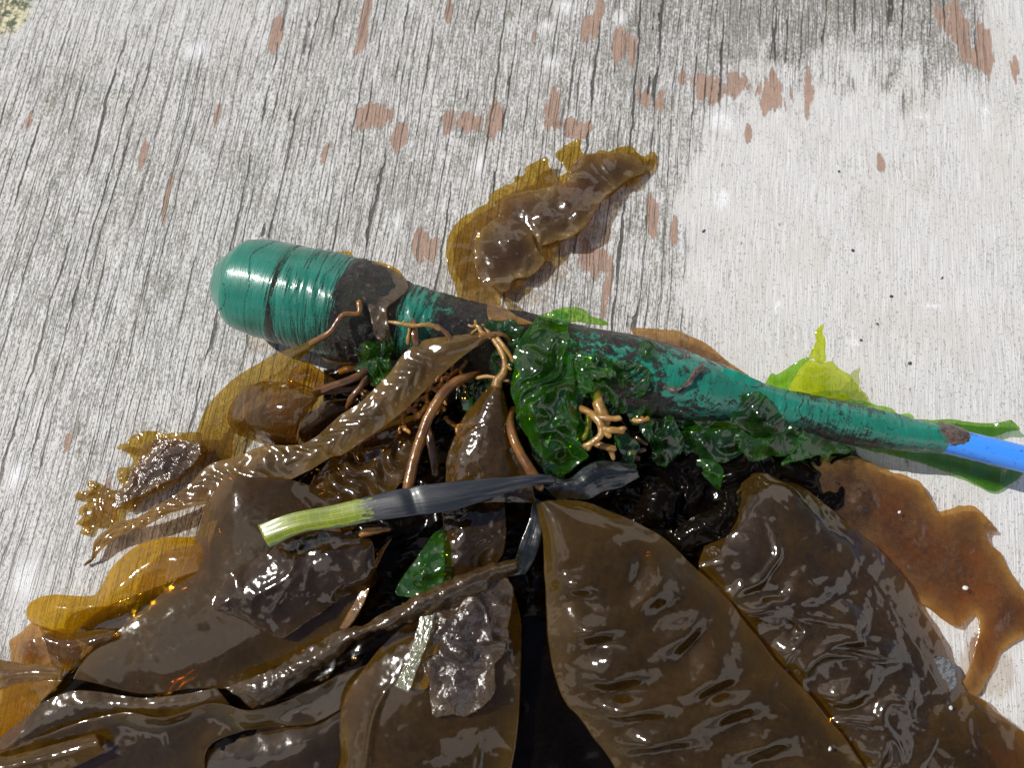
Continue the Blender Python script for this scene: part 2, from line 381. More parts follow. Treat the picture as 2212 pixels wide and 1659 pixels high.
def eelgrass_mat():
    m = newmat('eelgrass'); g = N(m); tc = g.n('TexCoord'); uv = tc.outputs['UV']; ob = g.n('NewGeometry').outputs['Position']
    sx = g.n('SeparateXYZ'); g.l(uv, sx.inputs[0]); u = sx.outputs[0]; v = sx.outputs[1]
    edge = g.math('ADD', u, g.math('MULTIPLY', g.math('SUBTRACT', g.noise(g.mapping(uv, (.3, .9, 1)), 1.0, 4, .6), .5), 34.0))
    alive = g.ramp(edge, 41, 44, 1, 0)
    edgev = g.ramp(g.math('ADD', v, g.math('MULTIPLY', g.noise(g.mapping(uv, (.25, .3, 1)), 1, 4), 3.0)), 55.2, 55.6, 0, 1)
    # long veins and cross veins
    ve = g.math('PINGPONG', g.math('MULTIPLY', v, 1.0), .5); vl = g.ramp(ve, .0, .07, 1, 0)
    ve2 = g.ramp(g.math('PINGPONG', g.math('MULTIPLY', v, .45), .5), 0, .09, 1, 0)
    row = g.math('FLOOR', g.math('MULTIPLY', v, .62)); off = g.math('MULTIPLY', g.math('SINE', g.math('MULTIPLY', row, 91.7)), 7.0)
    cr = g.ramp(g.math('PINGPONG', g.math('MULTIPLY', g.math('ADD', u, off), .22), .5), 0, .035, 1, 0)
    vein = g.math('MAXIMUM', g.math('MULTIPLY', vl, .35), g.math('MAXIMUM', ve2, cr))
    green = g.mix(g.math('MULTIPLY', vein, 1.0), (.27, .34, .012), (.60, .60, .20))
    green = g.mix(g.ramp(g.noise(ob, 120, 3), .4, .7, 0, .5), green, (.16, .24, .05))
    col = g.mix(alive, g.mix(g.ramp(g.noise(g.mapping(uv, (.05, .8, 1)), 1, 5, .65), .5, .75), (.012, .014, .018), (.055, .058, .068)), g.mix(edgev, green, (.13, .17, .09)))
    p = g.n('BsdfPrincipled'); g.l(col, p.inputs['Base Color']); p.inputs['Roughness'].default_value = .38; p.inputs['Coat Weight'].default_value = .45; p.inputs['Coat Roughness'].default_value = .13
    bh = g.math('ADD', g.noise(g.mapping(uv, (.10, 1.2, 1)), 1, 5, .6), g.math('MULTIPLY', vl, .15))
    g.l(g.bump(bh, .16, .0010), p.inputs['Normal'])
    tl = g.n('BsdfTranslucent'); g.l(col, tl.inputs[0]); mm = g.n('MixShader'); g.l(g.math('MULTIPLY', alive, .35), mm.inputs[0]); g.l(p.outputs[0], mm.inputs[1]); g.l(tl.outputs[0], mm.inputs[2])
    g.l(mm.outputs[0], g.n('OutputMaterial').inputs[0]); return m
M['eelgrass'] = eelgrass_mat()

def tape_mat():
    m = newmat('green_tape'); g = N(m); uv = g.n('TexCoord').outputs['UV']; ob = g.n('NewGeometry').outputs['Position']
    gr = g.attr('grime'); seam = g.attr('seam'); crust = g.attr('crust')
    bl = g.attr('crust'); st0 = g.noise(g.mapping(uv, (.95, .060, 1), .05), 1.0, 6, .68, .5); bt_ = g.noise(g.mapping(uv, (.20, .20, 1)), 1.0, 6, .66, .3); st = g.mix(bl, st0, bt_)          # streaks round the barrel
    fine = g.noise(g.mapping(uv, (2.3, 1.1, 1)), 1.0, 5, .7)
    th = g.math('ADD', g.math('ADD', g.math('MULTIPLY', st, .66), g.math('MULTIPLY', fine, .34)), g.math('SUBTRACT', gr, 1.0))
    dirt = g.ramp(th, -.02, .02)
    sm = g.ramp(g.math('ADD', seam, g.math('MULTIPLY', g.math('SUBTRACT', fine, .5), 1.3)), .5, .62)
    dust = g.ramp(g.noise(g.mapping(uv, (1.6, 1.0, 1)), 1.1, 4, .7), .625, .66, 0, .8)
    mask = g.math('MAXIMUM', g.math('MAXIMUM', dirt, sm), g.math('MULTIPLY', dust, g.ramp(gr, .15, .35)))
    green = g.mix(g.ramp(g.noise(ob, 60, 3), .3, .7), (.009, .150, .100), (.013, .195, .135))
    purp = g.mix(g.ramp(g.noise(ob, 260, 4, .7), .45, .6), (.007, .006, .0055), (.030, .017, .018))
    purp = g.mix(g.ramp(g.noise(ob, 60, 3, .6), .45, .65, 0, .8), purp, (.030, .033, .020)); purp = g.mix(g.ramp(g.noise(ob, 420, 3, .6), .62, .67), purp, (.085, .075, .065))
    col = g.mix(mask, green, purp)
    p = g.n('BsdfPrincipled'); g.l(col, p.inputs['Base Color']); g.l(g.math('MULTIPLY_ADD', mask, .12, .30), p.inputs['Roughness'])
    g.l(g.math('MULTIPLY_ADD', mask, .15, .65), p.inputs['Coat Weight']); g.l(g.math('MULTIPLY_ADD', mask, -.35, .5), p.inputs['Specular IOR Level']); g.l(g.math('MULTIPLY_ADD', mask, -.03, .13), p.inputs['Coat Roughness'])
    h = g.math('ADD', g.math('MULTIPLY', mask, g.math('ADD', .30, g.math('MULTIPLY', g.noise(ob, 420, 5, .75), 1.8))), g.math('MULTIPLY', g.noise(g.mapping(uv, (.6, .05, 1)), 1, 4, .6), .28))
    nrm = g.bump(h, .9, .0016); g.l(nrm, p.inputs['Normal']); g.l(nrm, p.inputs['Coat Normal'])
    g.l(p.outputs[0], g.n('OutputMaterial').inputs[0]); return m
M['tape'] = tape_mat()

GR = math.radians(6.72)
def deck_mat():
    m = newmat('weathered_painted_plywood'); g = N(m); ob = g.n('NewGeometry').outputs['Position']
    mm_ = g.mapping(ob, (1000, 1000, 1000), GR)                       # millimetres, y runs along the grain
    wv = g.noise(g.mapping(mm_, (.03, .010, 1)), 1.0, 3, .5)
    comb = g.n('CombineXYZ'); g.l(g.math('MULTIPLY', g.math('SUBTRACT', wv, .5), 7.0), comb.inputs[0])
    va = g.n('VectorMath'); va.operation = 'ADD'; g.l(mm_, va.inputs[0]); g.l(comb.outputs[0], va.inputs[1]); G = va.outputs[0]
    paint = g.attr('paint'); bare = g.attr('bare'); dk = g.attr('dark'); whit = g.attr('white')
    # cracks: long thin cells
    sx = g.n('SeparateXYZ'); g.l(G, sx.inputs[0]); gx = sx.outputs[0]; gy = sx.outputs[1]
    def cracks(pitch, jit, seed, lo, hi, ylen, wmm):
        n0 = g.n('TexNoise'); n0.noise_dimensions = '1D'; n0.inputs['Detail'].default_value = 1; n0.inputs['Scale'].default_value = 1; g.l(g.math('MULTIPLY_ADD', gx, .5 / pitch, seed), n0.inputs['W'])
        wig = g.noise(g.mapping(G, (.02, .045, 1), 0, (seed, 0, 0)), 1.0, 4, .6)
        t = g.math('ADD', g.math('MULTIPLY_ADD', gx, 1 / pitch, g.math('MULTIPLY', n0.outputs['Fac'], jit)), g.math('MULTIPLY', wig, .55))
        cell = g.math('FLOOR', t); d = g.math('ABSOLUTE', g.math('SUBTRACT', g.math('FRACT', t), .5))
        cb = g.n('CombineXYZ'); g.l(g.math('MULTIPLY', cell, 7.31), cb.inputs[0]); g.l(g.math('MULTIPLY', gy, 1 / ylen), cb.inputs[1])
        pr = g.ramp(g.noise(cb.outputs[0], 1.0, 4, .65), lo, hi)
        return g.math('MULTIPLY', g.ramp(g.math('SUBTRACT', g.math('MULTIPLY', d, pitch), g.math('MULTIPLY', pr, wmm)), -.02, .16, 1, 0), g.ramp(pr, .0, .3))
    keep = g.math('SUBTRACT', 1.0, g.math('MULTIPLY', paint, .96), clamp=True)
    k1 = g.math('MULTIPLY', cracks(5.4, 2.2, 3.0, .40, .62, 45.0, .30), g.math('POWER', keep, 1.0))
    k2 = g.math('MULTIPLY', cracks(1.9, 2.0, 17.0, .42, .64, 26.0, .10), g.math('MULTIPLY', keep, .62))
    crack = g.math('MAXIMUM', k1, k2, clamp=True)
    # mottled wear: algae grey in the pits of the white paint
    a = g.noise(g.mapping(G, (1.15, .50, 1)), 1.0, 6, .70)
    b = g.noise(g.mapping(G, (.80, .085, 1)), 1.0, 4, .6)
    big = g.noise(g.mapping(G, (.035, .018, 1)), 1.0, 4, .6)
    t = g.math('ADD', g.math('ADD', g.math('MULTIPLY', a, .62), g.math('MULTIPLY', b, .38)), g.math('MULTIPLY', g.math('SUBTRACT', big, .5), .16))
    t = g.math('ADD', t, g.math('MULTIPLY', dk, .035))
    t = g.math('SUBTRACT', t, g.math('MULTIPLY', g.math('MAXIMUM', paint, whit), .072))
    wear = g.ramp(t, .468, .572)
    fibre = g.noise(g.mapping(G, (1.5, .040, 1)), 1.0, 6, .72)
    white = g.mix(g.ramp(fibre, .35, .68), (.735, .725, .705), (.50, .49, .475))
    white = g.mix(g.math('MULTIPLY', g.ramp(g.noise(g.mapping(G, (.05, .03, 1)), 1, 4), .45, .7), .5), white, (.58, .555, .51))
    grey = g.mix(g.ramp(g.noise(g.mapping(G, (.9, .5, 1)), 1, 4, .65), .35, .65), (.21, .20, .175), (.38, .36, .325))
    grey = g.mix(g.ramp(g.noise(g.mapping(G, (.06, .05, 1)), 1, 3), .5, .68, 0, .6), grey, (.17, .18, .11))
    grey = g.mix(g.math('MULTIPLY', g.math('MINIMUM', dk, 1.0), .28), grey, (.125, .115, .10))
    col = g.mix(g.math('MULTIPLY', wear, g.math('SUBTRACT', 1.0, g.math('MULTIPLY', paint, .25))), white, grey)
    # bare salmon primer where the paint flaked, pointed along the grain
    fl = g.noise(g.mapping(G, (.17, .036, 1)), 1.0, 6, .62)
    fl2 = g.noise(g.mapping(G, (.11, .017, 1), 0, (5, 5, 0)), 1.0, 2, .5)
    bt = g.math('ADD', g.math('MULTIPLY', bare, .50), g.math('ADD', g.math('MULTIPLY', fl, 1.25), g.math('MULTIPLY', fl2, .40)))
    bm = g.ramp(bt, 1.125, 1.135); rim = g.math('MULTIPLY', g.ramp(bt, 1.098, 1.118), g.math('SUBTRACT', 1.0, bm))
    prim = g.mix(g.ramp(g.noise(g.mapping(G, (.6, .09, 1)), 1, 5, .65), .35, .7), (.43, .285, .215), (.34, .235, .18))
    prim = g.mix(g.ramp(g.noise(g.mapping(G, (.5, .3, 1), 0, (9, 1, 0)), 1, 4, .7), .56, .68, 0, .8), prim, (.17, .15, .12))
    col = g.mix(bm, col, prim)
    col = g.mix(g.math('MULTIPLY', rim, .75), col, (.80, .79, .77))
    wbl = g.ramp(g.math('ADD', g.math('MULTIPLY', whit, .85), g.math('ADD', g.math('MULTIPLY', g.math('SUBTRACT', a, .5), 1.4), g.math('MULTIPLY', g.math('SUBTRACT', b, .5), 1.6))), .60, .85)
    col = g.mix(g.math('MULTIPLY', wbl, .8), col, (.85, .85, .86))
    lich = g.attr('lichen'); lm = g.ramp(g.math('ADD', lich, g.math('MULTIPLY', g.math('SUBTRACT', a, .5), 1.2)), .48, .56)
    col = g.mix(lm, col, g.mix(g.ramp(g.noise(mm_, .22, 5, .7), .45, .56), (.72, .66, .42), (.10, .12, .07)))
    # specks
    vs = g.n('TexVoronoi'); vs.voronoi_dimensions = '2D'; vs.inputs['Scale'].default_value = .75; g.l(mm_, vs.inputs['Vector'])
    spk = g.math('MULTIPLY', g.ramp(vs.outputs['Distance'], .16, .24, 1, 0), g.ramp(g.noise(mm_, .55, 2), .56, .60))
    col = g.mix(g.math('MULTIPLY', spk, .75), col, (.13, .12, .095))
    col = g.mix(g.math('MULTIPLY', crack, .9), col, (.045, .040, .034))
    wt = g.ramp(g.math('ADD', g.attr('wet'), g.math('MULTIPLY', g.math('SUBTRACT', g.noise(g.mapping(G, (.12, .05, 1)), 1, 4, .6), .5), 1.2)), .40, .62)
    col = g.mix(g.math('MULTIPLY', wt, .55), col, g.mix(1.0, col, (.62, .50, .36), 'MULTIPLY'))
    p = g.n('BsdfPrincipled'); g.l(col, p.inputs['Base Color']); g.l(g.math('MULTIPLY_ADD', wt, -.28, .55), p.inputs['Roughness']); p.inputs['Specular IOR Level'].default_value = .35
    h = g.math('SUBTRACT', g.math('SUBTRACT', g.math('SUBTRACT', 1.0, g.math('MULTIPLY', crack, 1.6)), g.math('MULTIPLY', bm, 1.0)), g.math('MULTIPLY', wear, .28))
    h = g.math('ADD', h, g.math('ADD', g.math('MULTIPLY', fibre, .75), g.math('MULTIPLY', rim, .6)))
    h = g.math('ADD', h, g.math('MULTIPLY', g.noise(mm_, 2.2, 3, .6), .22))
    g.l(g.bump(h, .85, .0006), p.inputs['Normal'])
    g.l(p.outputs[0], g.n('OutputMaterial').inputs[0]); return m
M['deck'] = deck_mat()

# ------------------------------------------------------------------ the deck
def build_deck():
    xs = np.concatenate([[-1.5, -.8, -.45], np.arange(-.30, .3001, .0022), [.45, .8, 1.5]]); ys = np.concatenate([[-1.2, -.7, -.4], np.arange(-.26, .2801, .0022), [.45, .8, 1.4]])
    X, Y = np.meshgrid(xs, ys, indexing='ij'); x = X.ravel(); y = Y.ravel(); n = len(x)
    # picture coordinates of the deck points, so that the worn zones stand where they are on the board
    d = np.stack([x, y, np.zeros(n)], 1) - CAM; dep = d @ FV
    px = 1106 + FPX * (d @ RV) / dep; py = 829.5 - FPX * (d @ UV_) / dep
    ca, sa = math.cos(GR), math.sin(GR)
    def blob(cx, cy, rx, ry):
        q = Pn(cx, cy, 0); sc = depth(q) / FPX; dx = x - q[0]; dy = y - q[1]
        gx = dx * ca - dy * sa; gy = dx * sa + dy * ca
        return np.clip(1.25 - np.sqrt((gx / (rx * sc)) ** 2 + (gy / (ry * sc)) ** 2) * .75, 0, 1)
    bare = np.zeros(n)
    for b in [(1540, 180, 60, 42), (1668, 200, 42, 52), (1745, 200, 12, 55), (1617, 285, 10, 28), (1275, 60, 22, 40), (1345, 95, 28, 50), (1000, 262, 62, 26), (1062, 250, 26, 62), (812, 245, 42, 45),
              (862, 295, 24, 30), (1190, 240, 22, 55), (1240, 275, 50, 26), (2065, 62, 38, 90), (2120, 105, 20, 85), (2196, 150, 9, 60), (1388, 205, 14, 34), (1425, 215, 14, 36), (602, 70, 15, 60), (786, 60, 14, 80),
              (362, 430, 9, 56), (905, 525, 24, 45), (938, 540, 12, 45), (1275, 560, 42, 44), (1312, 640, 14, 60), (1406, 470, 14, 52), (1456, 510, 9, 42), (145, 950, 10, 40), (60, 265, 8, 30), (310, 330, 8, 50),
              (1296, 15, 12, 30), (970, 20, 10, 35), (2185, 1330, 30, 40), (2110, 1440, 14, 60), (230, 1050, 8, 22), (90, 1400, 12, 40), (1900, 350, 10, 30), (1160, 60, 10, 40), (470, 250, 8, 35), (700, 330, 9, 40), (420, 1060, 24, 30)]:
        bare = np.maximum(bare, blob(*b))
    sm = lambda a, b, t: (lambda s: s * s * (3 - 2 * s))(np.clip((t - a) / (b - a), 0, 1))
    wob = fbm(px * .010, py * .006, 2.0) * 90 + fbm(px * .04, py * .015, 5.0) * 22
    right = sm(1400, 1500, px + wob + np.clip((420 - py), 0, 400) * -.55) * sm(110, 215, py + wob * 1.1)
    right = np.maximum(right, sm(2100, 2150, px))
    left = .30 * sm(900, 1250, py) * sm(520, 150, px) + .35 * sm(170, 40, py) * sm(760, 500, px) + .12 * sm(300, 900, py)
    paint = np.clip(np.maximum(right, left), 0, 1)
    dark = .9 * sm(215, 90, py + wob * 1.0) * sm(1150, 1500, px) * (1 - sm(2080, 2130, px)) + .25 * sm(500, 200, py) * sm(800, 1200, px) * (1 - right)
    for b in [(1885, 95, 55, 50), (1940, 135, 70, 20), (2010, 40, 30, 25)]: dark = np.maximum(dark, 1.5 * blob(*b))
    white = np.zeros(n)
    for b in [(425, 108, 28, 26), (1220, 15, 26, 24), (1180, 55, 18, 16), (1556, 262, 38, 32), (1190, 135, 18, 18), (1340, 40, 14, 26), (1035, 355, 14, 40), (2010, 660, 34, 9), (1560, 430, 25, 40), (1750, 790, 16, 8), (1845, 740, 26, 10), (2130, 240, 14, 20), (1990, 250, 26, 14), (55, 1250, 40, 60), (130, 1330, 30, 60), (30, 1030, 20, 40), (860, 480, 10, 30), (1680, 660, 10, 30), (1930, 900, 12, 8)]:
        white = np.maximum(white, blob(*b))
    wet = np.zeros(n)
    for b in [(400, 1120, 60, 70), (470, 960, 40, 60), (1292, 505, 34, 26), (1130, 640, 50, 20), (360, 1010, 60, 30), (600, 800, 40, 40), (1880, 1330, 40, 60), (2130, 1440, 60, 60), (300, 1180, 40, 30), (560, 740, 30, 20), (1180, 560, 60, 60), (2100, 1140, 50, 30), (1900, 1260, 30, 60)]: wet = np.maximum(wet, blob(*b))  # damp deck; the spot right of the upper frond also paints in its shadow
    lichen = np.clip(1.2 - np.hypot(px + 5, (py - 5)) / 105, 0, 1)
    V = np.stack([x, y, np.zeros(n)], 1); ny = len(ys); F = []
    for i in range(len(xs) - 1):
        for j in range(ny - 1): a = i * ny + j; F.append((a, a + ny, a + ny + 1, a + 1))
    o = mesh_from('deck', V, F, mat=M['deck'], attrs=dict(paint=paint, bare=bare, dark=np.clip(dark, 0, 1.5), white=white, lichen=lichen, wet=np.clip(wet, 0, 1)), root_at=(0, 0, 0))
    o['kind'] = 'structure'; o['label'] = 'weathered white painted plywood deck with peeling patches'
build_deck()

# ------------------------------------------------------------------ the taped instrument and its cable
AX = [(474, 604, 22, 2), (475, 604.3, 22, 36), (479, 605.3, 22, 49), (495, 609, 22, 68), (511, 612.5, 22, 85), (524, 615.5, 22, 96), (545, 619, 22, 102), (578, 624, 22, 107), (640, 640, 22, 109), (730, 659, 22, 110), (795, 676, 22, 107), (825, 683, 22, 100), (850, 690, 22, 88), (900, 702, 22, 82), (1000, 726, 22, 78),
      (1100, 750, 23, 78), (1200, 775, 24, 82), (1300, 797, 25, 84), (1400, 817, 25, 83), (1500, 838, 25, 71), (1580, 856, 24, 55), (1640, 870, 23, 43), (1741, 893, 23, 41), (1850, 918, 23, 43), (1950, 936, 23, 36), (2036, 949, 23, 29)]
def grime_at(px, a):
    """a: angle, 0 = up the picture side rim, pi/2 = top"""
    g = np.interp(px, [460, 560, 600, 618, 628, 640, 690, 745, 765, 862, 880, 930, 965, 1040, 1200, 1235, 1300, 1400, 1450, 1560, 1640, 1700, 1740, 1870, 1960, 2036],
                  [.25, .28, .33, .41, .54, .41, .42, .45, .66, .66, .45, .46, .56, .63, .63, .50, .51, .50, .45, .40, .38, .38, .46, .44, .39, .38])
    up = np.clip(np.cos(a), 0, 1)                                   # far side of the barrel
    g = g + up ** 3 * np.interp(px, [460, 900, 1300, 1500, 1640, 2036], [0, .05, .10, .14, .14, .16]) + np.clip(-np.cos(a), 0, 1) ** 2 * np.interp(px, [460, 700, 1200, 1400, 2036], [.02, .06, .1, .12, .08])
    return g
def build_instrument():
    a = np.array(AX, float); W = Pn(a[:, 0], a[:, 1], a[:, 2]) * 1000
    sc = np.array([depth(p / 1000) * 1000 / FPX for p in W]); r = a[:, 3] * sc
    root = thing('taped_instrument', 'bulb ended cylinder wrapped in green tape, tapering into a bright blue cable', 'instrument', W[8] / 1000)
    n, seg = 560, 200
    L = np.concatenate([[0], np.cumsum(np.linalg.norm(np.diff(W, axis=0), axis=1))])
    t = np.concatenate([L[7] * np.linspace(0, 1, 60)[:-1] ** 1.6, np.linspace(L[7], L[-1], n - 59)])
    full = crom(np.hstack([W, r[:, None], a[:, :1]]), 4000); LL = np.concatenate([[0], np.cumsum(np.linalg.norm(np.diff(full[:, :3], axis=0), axis=1))]); LL *= L[-1] / LL[-1]
    G = np.stack([np.interp(t, LL, full[:, k]) for k in range(5)], 1); n = len(t)
    ang = np.linspace(0, 2 * np.pi, seg, endpoint=False)
    P = G[:, :3]; T = np.gradient(P, axis=0); T[:6] = T[8]; T /= np.linalg.norm(T, axis=1)[:, None]
    side = np.cross(np.array([0, 0, 1.0]), T); side /= np.linalg.norm(side, axis=1)[:, None]; up = np.cross(T, side)
    S_, A_ = np.meshgrid(t, ang, indexing='ij'); PX = np.repeat(G[:, 4:5], seg, 1)
    gr = grime_at(PX, A_)
    # helical tape: pitch changes from the barrel to the neck
    pitch = 12.0 + perlin(PX * .02, 3.3, 0) * 1.0
    q = S_ / pitch + A_ / (2 * np.pi) * .55 + .25 * np.sin(A_ + .8) * np.interp(PX, [600, 760, 1000], [.2, 1.2, .4]) + perlin(S_ * .05, np.cos(A_) * 1.2, np.sin(A_) * 1.2) * .45
    fr = q - np.floor(q); step = np.clip(fr / .93, 0, 1) * (1 - np.clip((fr - .93) / .07, 0, 1))
    seam = np.exp(-((fr - .97) / .045) ** 2) * np.interp(PX, [460, 600, 760, 1000, 1350, 1420, 2036], [.56, .66, .60, .8, .8, .72, .72])
    R = np.repeat(G[:, 3:4], seg, 1)
    amp = np.interp(PX, [460, 560, 800, 2036], [.10, .16, .22, .33])
    R = R + step * amp * np.clip(R / 8, 0, 1)
    X, Yc, Z = [P[:, None, k] + R * (np.cos(A_) * side[:, None, k] + np.sin(A_) * up[:, None, k]) for k in range(3)]
    lump = np.clip(gr - .54, 0, .3) / .3
    rel = fbm(X * .28, Yc * .28, Z * .28) * 1.0 + np.abs(perlin(X * .9, Yc * .9, Z * .9)) * 1.0
    wr = perlin(S_ * .45 + np.cos(A_) * 1.4, np.cos(A_) * 1.3, np.sin(A_) * 1.3) * .55 * np.interp(PX, [460, 600, 640, 760, 900, 1000], [0, .1, .6, .9, .8, .2])
    R = R + lump * (rel * .9 + .5) + wr + perlin(S_ * .06, A_ * .9, 8) * .8 * np.clip(R / 10, 0, 1) * np.interp(PX, [460, 800, 1000], [.7, .8, 1])
    X, Yc, Z = [P[:, None, k] + R * (np.cos(A_) * side[:, None, k] + np.sin(A_) * up[:, None, k]) for k in range(3)]
    V = np.stack([X, Yc, Z], 2); V[..., 2] = np.maximum(V[..., 2], .5)
    ncap = 58
    uvv = np.stack([S_.ravel(), (A_ * 18).ravel()], 1)
    def strip(i0, i1, name):
        Vs = V[i0:i1 + 1].reshape(-1, 3); F = []
        for i in range(i1 - i0):
            for k in range(seg): p0 = i * seg + k; p1 = i * seg + (k + 1) % seg; F.append((p0, p0 + seg, p1 + seg, p1))
        F = [f[::-1] for f in F]
        sl = slice(i0 * seg, (i1 + 1) * seg)
        return mesh_from(name, Vs / 1000, F, uv=uvv[sl], parent=root, mat=M['tape'], attrs=dict(grime=gr.ravel()[sl], seam=seam.ravel()[sl], crust=np.interp(PX, [870, 980, 1600, 1700], [0, 1, 1, .5]).ravel()[sl]))
    ihead = int(np.searchsorted(G[:, 4], 815)); 
    e = strip(0, ncap, 'end_cap'); b = strip(ncap, ihead, 'barrel'); b['label'] = 'thick green taped barrel with black streaks'; nk = strip(ihead, n - 1, 'tapered_neck')
    nk['label'] = 'long tapering neck crusted with dark slime'
    # blue cable
    pts = [(1990, 940, 23), (2036, 949, 23), (2120, 969, 24), (2212, 992, 25), (2330, 1021, 27), (2600, 1085, 32), (3000, 1180, 40)]
    W2 = world_px(pts, 90); R2 = np.interp(np.arange(90), [0, 89], [5.7, 5.9]); V2, F2 = sweep(W2, R2, 32)
    c = mesh_from('cable', V2 / 1000, F2, uv=V2[:, :2], parent=root, mat=M['blue']); c['label'] = 'smooth bright blue cable'
    # scum where the tape ends
    V3, F3 = sweep(W2[2:11] + [0, 1.2, 1.6], np.array([3.2, 4.6, 5.2, 5.3, 5.2, 5.0, 4.7, 4.2, 2.5]), 40)
    V3 += np.stack([perlin(V3[:, 0] * .8, V3[:, 1] * .8, V3[:, 2] * .8 + k * 9) for k in range(3)], 1) * .8
    mesh_from('scum', V3 / 1000, F3, uv=V3[:, :2], parent=root, mat=M['mud'])
    # loose tape corners
    patch('tape_flap', K('3', [(330, 560, 37), (430, 580, 37), (510, 620, 35), (572, 646, 33), (585, 690, 28), (480, 672, 33), (380, 640, 36), (310, 600, 37)]), M['tape_plain'], parent=root, sp=4, smooth=False, thick=.3)
    patch('tape_flap', K('1', [(835, 870, 16), (930, 880, 18), (1000, 930, 14), (950, 950, 8), (900, 962, 6), (865, 930, 10)]), M['tape_plain'], parent=root, sp=4, smooth=False, thick=.3)
    return root
M['plain_thread'] = solid('teal_thread', (.12, .30, .25), .5, .1, 500, 0)
M['tape_plain'] = solid('plain_green_tape', (.010, .20, .135), .3, .2, 260, .7, (.012, .235, .16))
build_instrument()

# ------------------------------------------------------------------ relief functions
def bull(amp=2.6, pitch=15, rows=(.30, .70), wd=.13, sharp=1.0, ruffle=0, seed=0, fade=(0, 30)):
    def f(U, V, S, wid):
        z = 0
        u = U + perlin(U * .05, V * 3, seed) * 6
        for k, r in enumerate(rows):
            rr = r + perlin(U * .03, seed + k * 3.1, 0) * .05
            s = np.sin(2 * np.pi * u / pitch + k * 2.1 + (V - rr) * 3 + perlin(U * .06, k + 4.0, seed) * 1.5)
            z = z + amp * np.exp(-((V - rr) / wd) ** 2) * s
        z = z + fbm(S[..., 0] * .05, S[..., 1] * .05, seed) * .9
        z = z * np.clip((U - fade[0]) / max(1, fade[1] - fade[0]), 0, 1)
        if ruffle: z = z + ruffle * (np.abs(V - .5) * 2) ** 4 * perlin(U * .09, (V > .5) * 9.0, seed)
        return z
    return f
def wavy(amp=1.5, sc=.05, seed=0, ridge=0, rsc=.07, ruffle=0, fine=0, fsc=.25):
    def f(U, V, S, wid):
        z = fbm(S[..., 0] * sc, S[..., 1] * sc, seed + .3) * amp
        if ridge: z = z + ridge * ridged(S[..., 0] * rsc, S[..., 1] * rsc, seed + .7)
        if fine: z = z + fine * fbm(S[..., 0] * fsc, S[..., 1] * fsc, seed + 5.2)
        if ruffle: z = z + ruffle * (np.abs(V - .5) * 2) ** 3 * perlin(U * .09, (V > .5) * 9.0, seed)
        return z
    return f
def crumple(amp=4, sc=.07, seed=0, ridge=.6, lat=0, fine=.3):
    def f(x, y):
        z = fbm(x * sc * .8, y * sc * .8, seed + .3, 2) * amp * .75 + (rounded(x * sc * .8, y * sc * .8, seed + 2.2, .26) - .5) * amp * ridge * .55 + fbm(x * sc * 3, y * sc * 3, seed + 4, 2) * amp * fine * .22
        if lat: return z, perlin(x * sc * 1.3, y * sc * 1.3, seed + 11) * lat, perlin(x * sc * 1.3, y * sc * 1.3, seed + 17) * lat
        return z
    return f
def rolled(f_amp, v0, wd, base=None):
    def f(U, V, S, wid):
        z = f_amp * np.exp(-((V - v0) / wd) ** 2)
        return z + (base(U, V, S, wid) if base else 0)
    return f
GK = 'kelp blades of the pile'; GL = 'pieces of sea lettuce on the instrument'

def kelp(label, curves, nu, nv, mat, disp=None, group=GK, thick=.45, ragged=0, seed=0, stipe=None, stipe_r=None, stipe_mat='stipe', name='kelp_frond'):
    a = np.array(curves[0], float); p = Pn(a[:, 0].mean(), a[:, 1].mean(), 0)
    r = thing(name, label, 'kelp', p, group)
    loft('blade', curves, nu, nv, M[mat], disp, r, thick, ragged=ragged, seed=seed)
    if stipe: tube('stipe', stipe, stipe_r, M[stipe_mat], parent=r, seed=seed)
    return r
def kpatch(label, outline, mat, inner=(), disp=None, group=GK, name='kelp_frond', cat='kelp', **kw):
    a = np.array(outline, float); r = patch(name, outline, M[mat], inner, disp=disp, **kw)
    return tag(r, label, cat, group)

# ------------------------------------------------------------------ deep layers of the pile
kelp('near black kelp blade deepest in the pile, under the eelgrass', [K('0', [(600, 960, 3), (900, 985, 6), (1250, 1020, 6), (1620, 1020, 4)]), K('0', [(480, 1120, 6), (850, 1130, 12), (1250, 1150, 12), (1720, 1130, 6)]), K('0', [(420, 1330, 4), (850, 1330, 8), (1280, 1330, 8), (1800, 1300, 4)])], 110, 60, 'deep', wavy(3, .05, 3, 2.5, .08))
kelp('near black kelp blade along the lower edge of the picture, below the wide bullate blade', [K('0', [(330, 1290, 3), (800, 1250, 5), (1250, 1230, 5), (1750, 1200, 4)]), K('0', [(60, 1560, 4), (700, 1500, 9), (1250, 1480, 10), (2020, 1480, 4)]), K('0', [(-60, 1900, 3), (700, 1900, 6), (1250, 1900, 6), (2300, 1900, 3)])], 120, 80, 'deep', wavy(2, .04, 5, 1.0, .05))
kelp('black shaded kelp blade between the green cylinder and the right bulging blade', [K('0', [(1180, 860, 5), (1400, 905, 8), (1640, 935, 8), (1830, 955, 3)]), K('0', [(1200, 960, 9), (1450, 990, 14), (1650, 1010, 12), (1880, 1010, 4)]), K('0', [(1260, 1090, 8), (1450, 1180, 14), (1620, 1220, 13), (1860, 1200, 5)])], 120, 60, 'deep', wavy(3, .06, 7, 3, .09))
